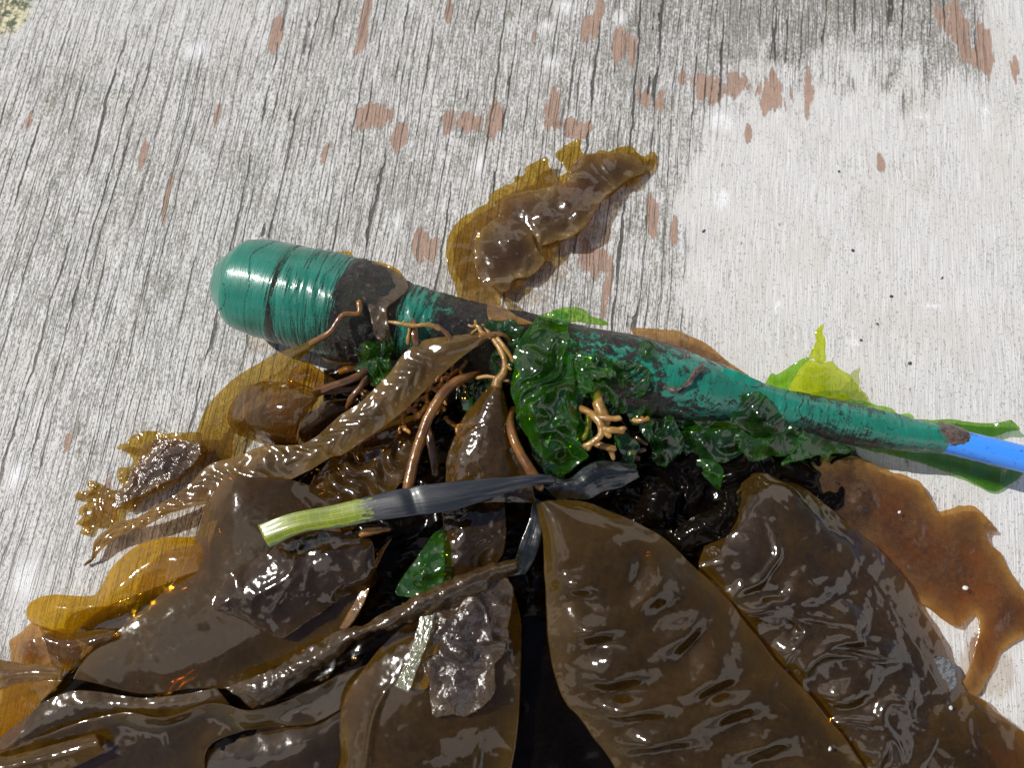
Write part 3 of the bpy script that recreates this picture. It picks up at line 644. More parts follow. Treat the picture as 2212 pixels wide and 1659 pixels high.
kelp('dark kelp blade under the branched orange weed beside the cylinder neck', [K('0', [(700, 800, 3), (850, 800, 4), (1000, 800, 6), (1180, 830, 6)]), K('0', [(700, 890, 6), (860, 890, 9), (1000, 900, 10), (1180, 920, 8)]), K('0', [(640, 1010, 6), (860, 1000, 10), (1040, 1010, 10), (1200, 1040, 8)])], 100, 50, 'deep', wavy(2.5, .06, 9, 2, .09))

# bottom left dark sheets
kelp('long dark kelp blade with a pink brown raised edge across the lower left corner',
     [K('5', [(2350, 980, 18), (2212, 1040, 20), (1900, 1190, 22), (1590, 1300, 23), (1300, 1262, 21), (1040, 1352, 22), (800, 1312, 20), (560, 1352, 18), (300, 1442, 16), (0, 1575, 12), (-200, 1680, 8)]),
      K('5', [(2350, 1060, 16), (2212, 1120, 17), (1900, 1270, 18), (1590, 1370, 19), (1300, 1360, 16), (1040, 1430, 16), (800, 1420, 15), (560, 1480, 13), (300, 1560, 12), (0, 1680, 9), (-200, 1800, 6)]),
      K('5', [(2300, 1180, 13), (2212, 1250, 13), (1950, 1380, 14), (1700, 1405, 15), (1500, 1435, 14), (1330, 1505, 13), (1280, 1580, 12), (1270, 1750, 10), (1100, 1850, 9), (700, 1950, 7), (100, 2100, 4)])], 150, 44, 'dark2', wavy(1.2, .03, 13, 0, ruffle=1.0))
kelp('black glossy kelp blade in the bottom left below the sheet with the pink brown edge', [K('5', [(1250, 1500, 7), (1600, 1420, 9), (1900, 1350, 10), (2150, 1200, 10), (2300, 1100, 9)]), K('5', [(1250, 1700, 9), (1600, 1620, 12), (1900, 1560, 13), (2150, 1400, 12), (2300, 1300, 11)]), K('5', [(1200, 2000, 5), (1600, 1900, 8), (1900, 1800, 8), (2200, 1700, 8), (2500, 1600, 6)])], 60, 40, 'dark', wavy(.9, .03, 17, 0))
kelp('amber kelp edge glowing yellow at the left edge of the picture', [K('5', [(-200, 1240, 8), (0, 1155, 9), (130, 1125, 10), (260, 1108, 11), (400, 1108, 12)]), K('5', [(-200, 1420, 5), (0, 1330, 7), (120, 1250, 8), (240, 1190, 9), (370, 1140, 11)]), K('5', [(-200, 1640, 2), (0, 1480, 4), (120, 1375, 5), (230, 1272, 7), (340, 1165, 10)])], 60, 26, 'amber', wavy(.6, .05, 19))
kelp('grey sheened kelp flap at the left edge above the yellow glowing edge', [K('5', [(-200, 960, 7), (0, 985, 8), (120, 1022, 9), (250, 1018, 11), (400, 1050, 12)]), K('5', [(-200, 1100, 10), (0, 1090, 11), (120, 1075, 12), (250, 1065, 13), (390, 1068, 13)]), K('5', [(-200, 1260, 9), (0, 1170, 9), (130, 1130, 10), (260, 1110, 12), (380, 1085, 13)])], 60, 26, 'tanbrown', wavy(.5, .06, 23))

kelp('brown kelp ribbon with a golden rim, directly below the widest glossy blade',
     [K('5', [(-150, 1560, 8), (0, 1480, 10), (150, 1350, 12), (300, 1240, 13), (450, 1180, 14), (650, 1190, 15), (900, 1225, 16), (1150, 1200, 17), (1350, 1160, 18)]),
      K('5', [(-150, 1640, 9), (0, 1560, 12), (200, 1430, 14), (400, 1330, 15), (600, 1290, 16), (800, 1290, 17), (1000, 1280, 17), (1200, 1260, 18), (1400, 1220, 18)]),
      K('5', [(-150, 1760, 6), (0, 1650, 9), (250, 1540, 11), (450, 1470, 12), (650, 1420, 13), (850, 1390, 14), (1050, 1380, 15), (1250, 1330, 16), (1450, 1290, 17)])], 120, 34, 'dark2', wavy(1.0, .04, 181, 0, ruffle=1.2))
kelp('small golden brown curled kelp tip low in the bottom left corner', [K('5', [(-200, 1500, 12), (0, 1590, 14), (180, 1560, 15), (400, 1500, 16), (600, 1450, 16)]), K('5', [(-200, 1600, 15), (0, 1660, 17), (200, 1620, 18), (420, 1570, 18), (620, 1500, 18)]), K('5', [(-200, 1760, 12), (0, 1760, 14), (240, 1740, 15), (450, 1660, 16), (660, 1560, 17)])], 70, 24, 'brown', wavy(.6, .05, 183, 0, ruffle=.8))
# amber roll
r = thing('kelp_frond', 'amber kelp blade curled into an open roll at the left, glowing where light passes', 'kelp', Pn(150, 1270, 0), GK)
loft('blade', [K('5', [(1300, 215, 12), (1220, 222, 11), (1120, 219, 11), (1000, 225, 10), (880, 262, 9), (780, 335, 9), (700, 415, 10), (640, 520, 11), (590, 585, 13), (480, 592, 15), (350, 580, 16), (240, 600, 15), (180, 650, 13), (178, 720, 11), (250, 785, 9)]),
               K('5', [(1300, 300, 17), (1220, 310, 17), (1120, 330, 17), (1000, 350, 17), (900, 400, 17), (820, 470, 17), (740, 550, 17), (680, 610, 18), (600, 650, 19), (500, 670, 19), (420, 680, 19), (350, 700, 18), (310, 740, 16), (320, 780, 14), (350, 810, 12)]),
               K('5', [(1330, 420, 18), (1220, 440, 18), (1100, 480, 17), (1000, 520, 16), (900, 562, 15), (800, 592, 15), (700, 640, 14), (620, 690, 13), (560, 732, 12), (520, 768, 11), (495, 792, 10), (470, 808, 10), (450, 814, 10), (430, 818, 10), (400, 820, 10)])], 110, 40, M['amber'], wavy(.7, .04, 27, 0), r)
loft('roll_wall', [K('5', [(255, 772, 12), (330, 800, 12), (400, 820, 12), (480, 812, 13), (560, 805, 14), (650, 800, 15), (730, 808, 16)]), K('5', [(285, 870, 15), (360, 890, 16), (440, 900, 17), (520, 890, 17), (590, 870, 17), (640, 850, 17), (700, 850, 17)]),
                   K('5', [(330, 1010, 8), (380, 1035, 9), (430, 1050, 10), (490, 1030, 11), (540, 985, 12), (600, 930, 13), (660, 880, 15)])], 50, 30, M['brown'], wavy(.6, .05, 29), r)['label'] = 'brown near wall of the roll'
loft('roll_inside', [K('5', [(440, 830, 3), (560, 720, 4), (700, 640, 4), (900, 560, 5), (1150, 470, 6)]), K('5', [(560, 900, 4), (700, 820, 5), (850, 740, 6), (1000, 640, 6), (1200, 520, 7)])], 50, 24, M['dark'], wavy(.5, .04, 31), r)
kpatch('short translucent brown kelp flap leftmost in the pile, beside the amber roll', K('5', [(50, 868, 4), (120, 820, 6), (200, 755, 9), (250, 780, 11), (285, 880, 12), (325, 1005, 10), (200, 1018, 6), (70, 1000, 3), (62, 930, 3)]), 'tanfilm', K('5', [(180, 900, 12)]), wavy and crumple(.8, .06, 33))

# large wide glossy blade
kelp('widest smooth glossy brown kelp blade in the left half, reflecting the sky', [
    K('5', [(1420, -180, 16), (1360, -90, 16), (1305, 0, 15), (1260, 120, 14), (1200, 300, 14), (1110, 470, 14), (960, 620, 14), (810, 740, 14), (680, 850, 14), (560, 950, 13), (500, 1040, 12), (470, 1100, 11)]),
    K('5', [(1500, -160, 21), (1460, -60, 22), (1430, 60, 22), (1390, 200, 21), (1330, 350, 20), (1240, 500, 19), (1120, 640, 18), (1000, 770, 17), (880, 890, 16), (760, 990, 15), (660, 1070, 14), (600, 1130, 13)]),
    K('5', [(1650, -150, 21), (1620, -40, 23), (1600, 100, 24), (1590, 260, 24), (1540, 420, 24), (1450, 560, 23), (1350, 700, 22), (1250, 830, 20), (1150, 940, 19), (1050, 1040, 18), (960, 1120, 16), (900, 1195, 14)]),
    K('5', [(1850, -130, 20), (1840, -20, 22), (1840, 120, 23), (1840, 300, 24), (1830, 450, 24), (1780, 580, 24), (1700, 700, 24), (1600, 800, 23), (1480, 900, 22), (1360, 1000, 20), (1260, 1090, 18), (1190, 1165, 16)]),
    K('5', [(2050, -60, 14), (2080, 30, 16), (2120, 150, 18), (2180, 300, 19), (2240, 440, 20), (2280, 560, 21), (2250, 680, 21), (2180, 780, 21), (2050, 860, 21), (1850, 960, 20), (1650, 1060, 18), (1450, 1160, 16)])],
    150, 110, 'brown', wavy(1.0, .022, 37, 0, fine=.05), thick=.6)
# wrinkled dark one lying on it
kelp('dark wrinkled kelp blade with torn nicks on the widest glossy blade, below the eelgrass tip', [
    K('5', [(2250, 185, 27), (2120, 190, 27), (1980, 200, 27), (1850, 235, 27), (1740, 262, 27), (1690, 325, 27), (1600, 352, 26), (1510, 385, 26), (1420, 480, 26), (1360, 565, 25), (1308, 640, 25)]),
    K('5', [(2330, 260, 31), (2200, 300, 32), (2060, 330, 32), (1930, 370, 31), (1820, 410, 31), (1730, 460, 30), (1650, 510, 29), (1560, 560, 28), (1480, 610, 27), (1400, 640, 26), (1330, 648, 25)]),
    K('5', [(2340, 400, 30), (2250, 450, 31), (2120, 500, 31), (1990, 550, 30), (1880, 600, 30), (1780, 630, 29), (1680, 650, 28), (1600, 670, 27), (1530, 680, 27), (1480, 690, 26), (1400, 690, 25)]),
    K('6', [(770, 420, 24), (720, 520, 24), (600, 585, 25), (480, 645, 26), (380, 720, 27), (280, 790, 27), (180, 850, 26), (90, 810, 26), (20, 770, 26), (-30, 740, 25), (-60, 700, 25)])],
    110, 60, 'darkw', wavy(1.4, .04, 41, .9, .05, ruffle=1.5, fine=.15, fsc=.2), ragged=1.2, seed=3)
kelp('narrow curled kelp edge with pale rim, right border of the wrinkled dark blade', [K('6', [(870, 225, 20), (830, 290, 22), (790, 370, 24), (760, 450, 25), (730, 540, 26), (690, 640, 26), (620, 750, 25), (570, 800, 24)]), K('6', [(800, 300, 20), (770, 360, 22), (740, 420, 23), (715, 480, 24), (680, 540, 25), (640, 620, 25), (580, 720, 24), (540, 790, 23)])], 60, 12, 'tanfilm', wavy(.4, .06, 43))

# twisted narrow blade
kelp('narrow twisted brown kelp ribbon running diagonally below the green lettuce scrap', [
    K('6', [(1650, 370, 27), (1500, 388, 31), (1350, 440, 33), (1200, 505, 34), (1080, 565, 34), (950, 630, 33), (820, 700, 32), (690, 780, 31), (560, 800, 30), (460, 850, 29), (300, 940, 27), (150, 1040, 26), (-60, 1120, 24), (-180, 1160, 22)]),
    K('6', [(1650, 400, 30), (1510, 420, 34), (1370, 480, 36), (1220, 560, 37), (1090, 615, 37), (960, 690, 36), (830, 760, 35), (700, 800, 34), (560, 870, 33), (440, 950, 32), (300, 1040, 30), (160, 1120, 28), (10, 1200, 26), (-100, 1210, 24)]),
    K('6', [(1650, 430, 26), (1540, 470, 29), (1400, 560, 31), (1240, 640, 32), (1110, 680, 32), (980, 745, 31), (850, 780, 30), (710, 812, 29), (590, 905, 28), (480, 985, 27), (340, 1090, 26), (200, 1180, 24), (60, 1255, 22), (0, 1292, 21)])],
    150, 24, 'twist', wavy(.8, .08, 47, .9, .12, fine=.3), ragged=.8, seed=9)

# ------------------------------------------------------------------ centre bottom blade with decayed patch
kelp('smooth brown kelp blade with two rolled creases in the lower centre', [
    K('6', [(1250, 640, 19), (1050, 740, 19), (930, 790, 20), (830, 880, 20), (690, 1045, 20), (590, 1180, 19), (548, 1310, 18), (538, 1450, 17), (545, 1600, 16), (500, 1800, 14), (450, 2000, 12)]),
    K('6', [(1290, 600, 24), (1150, 740, 25), (1060, 840, 25), (990, 940, 25), (920, 1050, 25), (830, 1180, 25), (750, 1310, 24), (680, 1450, 23), (620, 1600, 22), (580, 1800, 20), (520, 2000, 17)]),
    K('6', [(1400, 540, 27), (1330, 700, 28), (1280, 840, 28), (1230, 980, 28), (1180, 1120, 28), (1130, 1260, 27), (1080, 1400, 26), (1040, 1530, 25), (1000, 1660, 23), (950, 1840, 21), (900, 2050, 18)]),
    K('6', [(1520, 480, 26), (1530, 650, 27), (1530, 820, 27), (1510, 980, 26), (1480, 1120, 25), (1450, 1280, 24), (1410, 1430, 23), (1380, 1560, 21), (1350, 1700, 20), (1320, 1870, 18), (1280, 2050, 15)]),
    K('6', [(1560, 410, 20), (1625, 560, 21), (1668, 720, 21), (1672, 900, 21), (1668, 1080, 20), (1665, 1230, 19), (1655, 1380, 18), (1640, 1520, 17), (1610, 1680, 16), (1570, 1850, 14), (1530, 2050, 12)])],
    130, 90, 'brown', lambda U, V, S, W: wavy(.9, .04, 51)(U, V, S, W) + bull(1.5, 17, (.47,), .11, fade=(60, 90), seed=2)(U, V, S, W) + 1.6 * np.exp(-((V - .20 - U * .0003) / .018) ** 2) * np.clip((U - 40) / 15, 0, 1) + 1.5 * np.exp(-((V - .80) / .016) ** 2) * np.clip((U - 60) / 15, 0, 1))
kpatch('purple grey decayed crumpled kelp flap on the lower centre blade', K('6', [(1530, 420, 30), (1600, 500, 28), (1628, 570, 27), (1600, 720, 28), (1592, 860, 28), (1560, 960, 28), (1520, 1000, 29), (1500, 1190, 29), (1430, 1270, 28), (1340, 1335, 27), (1240, 1330, 30), (1150, 1345, 29), (1105, 1260, 29), (1095, 1120, 31), (1060, 1000, 30), (1070, 860, 31), (1100, 720, 31), (1230, 640, 31), (1400, 500, 31)]),
       'rot', K('6', [(1350, 700, 36), (1300, 950, 36), (1280, 1180, 35), (1480, 850, 34)]), crumple(3.0, .10, 53, .8, .6, .5), sp=3.2, ragged=3, seed=5)
kpatch('flat translucent amber brown kelp scrap beside the silvery strip', K('6', [(1080, 760, 31), (1160, 790, 32), (1140, 950, 32), (1100, 965, 32), (1090, 1160, 30), (980, 1155, 29), (1010, 1040, 30), (1050, 940, 31), (1040, 850, 31)]), 'amber', (), crumple(.7, .1, 55), sp=3.5)
kelp('crinkled silvery white grass strip on the lower centre blade', [K('6', [(1050, 715, 33), (1010, 860, 34), (960, 1000, 33), (890, 1150, 31)]), K('6', [(1140, 700, 34), (1100, 850, 35), (1040, 1010, 34), (975, 1190, 32)])], 60, 20, 'silver', lambda U, V, S, W: np.sin(V * 40) * .3 + fbm(S[..., 0] * .5, S[..., 1] * .5, 3) * .5, ragged=.5, name='grass_strip', group=None)
bpy.data.objects['grass_strip']['category'] = 'grass'

# middle bullate blade behind eelgrass
kelp('dark puckered kelp blade with orange glints above the eelgrass, behind the thick stipe', [
    K('B', [(860, 800, 10), (700, 830, 11), (540, 890, 12), (400, 980, 12), (280, 1070, 12), (150, 1190, 11), (50, 1330, 10), (-60, 1500, 8), (-120, 1660, 6)]),
    K('B', [(880, 900, 16), (740, 960, 18), (600, 1030, 19), (480, 1120, 19), (380, 1220, 18), (280, 1320, 17), (180, 1440, 15), (100, 1580, 12), (40, 1720, 8)]),
    K('B', [(900, 1000, 15), (840, 1100, 18), (760, 1180, 19), (720, 1280, 19), (650, 1380, 18), (560, 1470, 17), (450, 1560, 15), (350, 1660, 12), (250, 1800, 8)])],
    100, 70, 'brownw', bull(2.2, 11, (.35, .72), .16, seed=6, ruffle=1.5))
kelp('translucent smoky brown kelp blade hanging under the eelgrass middle', [K('6', [(1160, -60, 22), (1185, 60, 24), (1190, 200, 25), (1170, 350, 25), (1150, 520, 23)]), K('6', [(1350, -70, 26), (1350, 60, 28), (1340, 220, 28), (1320, 360, 27), (1290, 480, 25)]), K('6', [(1560, -60, 24), (1570, 60, 26), (1580, 200, 26), (1560, 320, 25), (1500, 400, 24)])], 60, 40, 'darkw', wavy(1.2, .08, 57, .8, .12))

# triangular blade with short stipe
kelp('upright triangular dark brown kelp blade with orange neck between the two stipes', [
    K('B', [(1400, 590, 36), (1310, 660, 35), (1220, 760, 34), (1140, 890, 33), (1075, 1050, 32), (1045, 1200, 31), (1040, 1320, 30), (1050, 1450, 28)]),
    K('B', [(1410, 600, 38), (1370, 680, 39), (1320, 800, 39), (1270, 930, 38), (1230, 1060, 37), (1210, 1200, 36), (1210, 1330, 34), (1220, 1450, 32)]),
    K('B', [(1420, 600, 38), (1425, 690, 39), (1440, 800, 39), (1440, 930, 38), (1450, 1060, 37), (1450, 1200, 36), (1470, 1330, 34), (1480, 1450, 32)]),
    K('B', [(1430, 590, 36), (1460, 700, 35), (1500, 820, 34), (1540, 930, 33), (1590, 1060, 32), (1630, 1180, 31), (1660, 1300, 30), (1690, 1450, 28)])],
    90, 60, 'brownw', wavy(.8, .08, 61, .5, .1), stipe=K('B', [(1300, 150, 40), (1370, 240, 42), (1430, 330, 43), (1465, 420, 43), (1460, 500, 42), (1415, 560, 40), (1400, 620, 39)]), stipe_r=[4, 5, 6, 6, 7, 9, 13], stipe_mat='tan')

# long diagonal blade
kelp('long narrow brown kelp blade crossing diagonally from the cylinder neck to the left', [
    K('1', [(1990, 822, 43), (1850, 822, 43), (1700, 838, 42), (1520, 872, 41), (1400, 965, 39), (1330, 1060, 37), (1240, 1160, 35), (1140, 1260, 32), (1020, 1330, 30), (900, 1440, 26)]) + K('4', [(1900, 560, 22), (1640, 575, 18), (1480, 640, 15), (1300, 700, 13), (1190, 810, 12), (1080, 890, 11), (960, 970, 9), (840, 1035, 7), (720, 1070, 5), (600, 1165, 4), (572, 1270, 3), (525, 1315, 2)]),
    K('1', [(1985, 830, 44), (1860, 850, 44.5), (1740, 885, 44), (1610, 940, 43), (1500, 1040, 41), (1410, 1140, 39), (1310, 1240, 36.5), (1200, 1330, 34), (1060, 1430, 31), (930, 1520, 27)]) + K('4', [(1980, 590, 24), (1750, 670, 20), (1560, 740, 17), (1400, 800, 14.5), (1230, 865, 13.5), (1100, 930, 12), (980, 1000, 11), (860, 1050, 9), (740, 1100, 7), (620, 1190, 5), (590, 1270, 4), (527, 1318, 2)]),
    K('1', [(1980, 838, 43), (1890, 885, 43), (1800, 950, 42), (1710, 1025, 41), (1620, 1110, 39), (1520, 1205, 37), (1420, 1300, 35), (1310, 1390, 32), (1180, 1480, 30), (1030, 1580, 27)]) + K('4', [(2080, 640, 24), (1920, 735, 21), (1740, 820, 18), (1560, 885, 15), (1390, 920, 14), (1200, 955, 13), (1050, 1000, 11), (900, 1082, 9), (750, 1142, 7), (660, 1200, 5), (600, 1260, 4), (530, 1322, 2)])],
    240, 44, 'tanbrown', bull(.5, 9, (.3, .62), .16, seed=8, ruffle=.8), stipe=K('1', [(2130, 960, 34), (2090, 880, 38), (2040, 830, 42), (1960, 826, 43), (1880, 845, 44)]), stipe_r=[5, 5, 5.5, 6, 7])
kpatch('olive kelp flap showing below the middle of the long diagonal blade', K('1', [(1290, 1330, 26), (1275, 1400, 24), (1230, 1460, 22), (1160, 1500, 22), (1080, 1510, 23), (1050, 1500, 25), (1120, 1440, 27), (1220, 1360, 28)]), 'olive', (), None, sp=3.5)

# olive blade at the left, its stipe lies over the barrel
kelp('olive translucent kelp blade hooked round to the left, its stipe lying on the green barrel', [
    K('1', [(850, 850, 40), (770, 895, 36), (700, 912, 32), (620, 945, 28), (500, 1012, 24), (380, 1085, 20), (275, 1180, 16), (190, 1275, 13), (140, 1380, 10), (120, 1500, 7), (140, 1620, 4), (190, 1760, 2)]),
    K('1', [(860, 862, 41), (790, 920, 38), (740, 960, 35), (680, 1010, 31), (580, 1080, 27), (470, 1150, 23), (370, 1230, 18), (300, 1310, 14), (250, 1400, 10), (220, 1500, 7), (220, 1620, 4), (240, 1740, 2)]),
    K('1', [(875, 868, 40), (820, 930, 36), (780, 970, 34), (755, 1040, 31), (700, 1110, 28), (600, 1150, 25), (500, 1190, 20), (420, 1260, 15), (370, 1360, 10), (350, 1480, 6), (340, 1600, 3), (300, 1720, 1.5)])],
    110, 40, 'olive', lambda U, V, S, W: wavy(.6, .04, 67)(U, V, S, W) + .9 * np.exp(-((V - .62) / .03) ** 2) * (U < 70), stipe=K('1', [(1135, 610, 46), (1135, 690, 46), (1040, 700, 46.5), (1000, 745, 46), (965, 800, 45), (900, 845, 43), (830, 885, 40)]), stipe_r=[8, 5, 5.5, 5.5, 6.5, 7, 8])

# bladder-like curl and neighbour
r = kelp('glossy brown kelp blade curled into a pouch, below the green barrel', [
    K('1', [(900, 1160, 27), (860, 1170, 28), (760, 1132, 28), (620, 1120, 26), (490, 1138, 23), (395, 1195, 20), (335, 1285, 16), (322, 1370, 13), (370, 1440, 11), (450, 1480, 10), (520, 1500, 10)]),
    K('1', [(900, 1170, 30), (860, 1190, 32), (770, 1190, 34), (660, 1190, 34), (560, 1215, 33), (480, 1260, 30), (430, 1320, 27), (410, 1370, 24), (440, 1420, 20), (500, 1460, 16), (570, 1500, 12)]),
    K('1', [(895, 1180, 30), (850, 1220, 34), (780, 1270, 36), (700, 1290, 37), (640, 1310, 36), (580, 1340, 34), (540, 1375, 31), (530, 1410, 28), (550, 1440, 24), (590, 1475, 19), (640, 1505, 13)]),
    K('1', [(885, 1190, 28), (840, 1250, 32), (790, 1310, 34), (755, 1350, 34), (740, 1390, 33), (725, 1420, 30), (715, 1445, 27), (710, 1465, 24), (712, 1480, 20), (718, 1495, 16), (725, 1508, 12)]),
    K('1', [(885, 1195, 27), (845, 1255, 30), (800, 1320, 31), (770, 1370, 30), (755, 1410, 28), (748, 1440, 25), (745, 1460, 22), (746, 1475, 19), (750, 1488, 16), (756, 1500, 13), (765, 1510, 10)])],
    80, 60, 'brown', wavy(.7, .09, 71, .5, .06), stipe=K('1', [(1230, 1010, 26), (1170, 1060, 28), (1080, 1110, 29), (980, 1145, 29), (900, 1175, 29), (850, 1190, 29)]), stipe_r=[6, 8, 9, 9, 10, 12], stipe_mat='stipe_dk')
kelp('dark kelp blade rolled like a tube inside the mouth of the glossy pouch', [K('1', [(800, 1360, 12), (880, 1290, 14), (960, 1240, 15), (1060, 1230, 14), (1130, 1250, 12)]), K('1', [(760, 1440, 16), (860, 1380, 19), (950, 1310, 20), (1050, 1290, 18), (1120, 1290, 14)]), K('1', [(790, 1500, 8), (880, 1460, 10), (960, 1390, 12), (1050, 1340, 12), (1120, 1330, 10)])], 60, 30, 'twist', wavy(.6, .1, 73, .6, .1))
kpatch('glossy reddish brown kelp lobe directly under the green barrel', K('1', [(700, 1170, 14), (690, 1100, 15), (740, 1020, 14), (800, 990, 13), (870, 1030, 14), (930, 1070, 15), (1000, 1110, 16), (1040, 1150, 17), (950, 1160, 18), (850, 1170, 18), (780, 1150, 17)]), 'brown', K('1', [(830, 1080, 22)]), crumple(.9, .09, 75, .4), sp=3.5)
tube_things = []
def stalk(label, pts, radii, mat='stipe', group='kelp stipes of the pile', **kw):
    o = tube('kelp_stipe', pts, radii, M[mat], **kw); return tag(o, label, 'kelp stipe', group)
stalk('short red brown stipe left of the green lettuce lump', K('1', [(1060, 1290, 20), (1100, 1210, 27), (1150, 1150, 28), (1180, 1090, 27), (1175, 1040, 24)]), [6, 7.5, 7.5, 7, 6], 'stipe_dk')
stalk('thin red brown stipe lying parallel below the pouch neck', K('1', [(1230, 1100, 22), (1120, 1160, 24), (1000, 1180, 24), (900, 1190, 24)]), [6, 6.5, 6.5, 5], 'stipe_dk', seed=3)

# ragged piece far left
kpatch('ragged olive kelp scrap with dark wrinkled middle, flat on the bare deck at left', K('4', [(1260, 495, 6), (1150, 492, 7), (1050, 492, 7), (900, 485, 7), (820, 515, 6), (795, 560, 5), (745, 562, 3), (722, 582, 3), (765, 600, 4), (805, 615, 5), (825, 660, 4), (805, 700, 4), (740, 712, 3), (730, 770, 3), (765, 832, 4), (700, 850, 3), (630, 820, 2), (560, 790, 2), (540, 815, 2), (565, 850, 2), (475, 862, 1.5), (460, 900, 1.5), (510, 912, 2), (590, 885, 2), (560, 930, 2), (495, 965, 2), (492, 1005, 2), (525, 1012, 2), (468, 1060, 1.5), (520, 1082, 2), (500, 1118, 1.5), (545, 1132, 2), (580, 1085, 2), (650, 1080, 2), (720, 1050, 3), (735, 975, 4), (830, 960, 5), (900, 900, 6), (1000, 850, 7), (1100, 800, 8), (1200, 720, 8), (1280, 640, 8)]),
       'olive', K('4', [(1000, 640, 10), (900, 800, 8), (1100, 700, 11), (640, 960, 4)]), crumple(1.8, .12, 81, .9, .3, .7), sp=3.0, ragged=2.5, seed=8)
kpatch('dark wet folded layer on the ragged olive scrap at the left', K('4', [(1250, 560, 11), (1100, 540, 11), (960, 540, 10), (940, 600, 9), (850, 680, 8), (800, 760, 8), (780, 830, 7), (720, 880, 6), (730, 960, 6), (800, 930, 7), (900, 870, 9), (1000, 820, 10), (1100, 770, 11), (1200, 690, 11), (1260, 620, 11)]), 'rot', K('4', [(1000, 700, 14)]), crumple(2.2, .13, 83, 1.0, .3, .8), sp=2.8, ragged=3)

# ------------------------------------------------------------------ giant bullate blade A
kelp('broad brown kelp blade with two rows of puckers and a thick orange stipe', [
    K('7', [(358, 15, 33), (375, 100, 33), (392, 200, 33), (402, 350, 32), (408, 500, 31), (415, 650, 30), (425, 800, 29), (440, 960, 28), (475, 1110, 26), (540, 1260, 24), (640, 1370, 22), (740, 1500, 20), (830, 1640, 18), (920, 1820, 15), (1000, 2000, 12)]),
    K('7', [(385, 0, 36), (430, 90, 37), (470, 200, 38), (510, 340, 38), (550, 490, 38), (590, 640, 37), (620, 790, 36), (660, 940, 35), (720, 1090, 33), (800, 1240, 31), (890, 1370, 29), (990, 1500, 26), (1090, 1640, 23), (1200, 1820, 19), (1300, 2000, 15)]),
    K('7', [(420, -5, 36), (510, 70, 38), (610, 170, 39), (700, 290, 39), (790, 430, 39), (860, 580, 39), (920, 740, 38), (1000, 880, 37), (1090, 1020, 35), (1190, 1160, 33), (1290, 1300, 31), (1400, 1440, 28), (1510, 1580, 25), (1640, 1760, 21), (1760, 1950, 17)]),
    K('7', [(470, -5, 35), (610, 45, 36), (760, 120, 37), (900, 220, 37), (1030, 340, 37), (1150, 480, 36), (1260, 640, 35), (1370, 790, 34), (1480, 930, 32), (1590, 1070, 30), (1700, 1210, 28), (1820, 1350, 26), (1930, 1490, 23), (2050, 1660, 20), (2180, 1860, 16)]),
    K('7', [(520, -10, 33), (680, 15, 33), (840, 75, 33), (1000, 145, 32), (1150, 235, 31), (1300, 370, 29), (1440, 510, 27), (1580, 660, 26), (1700, 820, 25), (1830, 980, 24), (1980, 1130, 23), (2120, 1290, 22), (2250, 1450, 20), (2380, 1640, 17), (2500, 1840, 14)])],
    220, 130, 'brown', bull(2.8, 17.5, (.27, .66), .12, seed=12, ruffle=.8, fade=(22, 50)), thick=.7,
    stipe=K('D', [(330, 270, 30), (290, 350, 34), (290, 460, 37), (330, 600, 39), (400, 740, 39), (470, 860, 39), (530, 960, 38), (600, 1080, 37)]), stipe_r=[7, 8, 9.5, 10, 10.5, 11.5, 13, 8])
# giant blade B
kelp('broad dark kelp blade with winding ridges, right of the two row puckered blade', [
    K('8', [(330, 160, 8), (300, 260, 12), (230, 400, 15), (180, 520, 17), (160, 640, 18), (250, 780, 18), (380, 930, 18), (500, 1060, 17), (640, 1220, 16), (780, 1400, 14), (950, 1640, 12), (1080, 1800, 10)]),
    K('8', [(400, 130, 13), (400, 240, 19), (380, 360, 22), (360, 480, 24), (380, 620, 25), (470, 760, 25), (580, 900, 24), (700, 1040, 23), (830, 1190, 21), (970, 1370, 19), (1120, 1600, 16), (1240, 1800, 13)]),
    K('8', [(470, 118, 15), (520, 200, 22), (560, 320, 25), (590, 440, 26), (640, 580, 26), (720, 710, 26), (820, 840, 25), (920, 970, 24), (1030, 1110, 22), (1150, 1280, 20), (1280, 1480, 17), (1400, 1720, 14)]),
    K('8', [(520, 125, 15), (620, 190, 22), (700, 290, 23), (770, 400, 23), (850, 510, 22), (940, 620, 22), (1030, 740, 21), (1120, 870, 20), (1210, 1010, 18), (1310, 1160, 16), (1420, 1340, 14), (1540, 1560, 12)]),
    K('8', [(545, 150, 14), (680, 185, 15), (800, 270, 15), (910, 365, 14), (1040, 475, 13), (1150, 580, 12), (1250, 700, 12), (1320, 830, 11), (1400, 960, 10), (1470, 1110, 9), (1560, 1260, 8), (1720, 1450, 6)])],
    200, 130, 'dark2', lambda U, V, S, W: wavy(1.6, .03, 91, 0, ruffle=1.0)(U, V, S, W) + 2.6 * np.clip((.66 - V) / .15, 0, 1) * np.clip((U - 22) / 20, 0, 1) * rounded(S[..., 0] * .050, S[..., 1] * .072, 3.7, .22) * .75 + bull(1.6, 19, (.22, .52), .13, seed=21, fade=(25, 60))(U, V, S, W) * (V < .8), thick=.7)
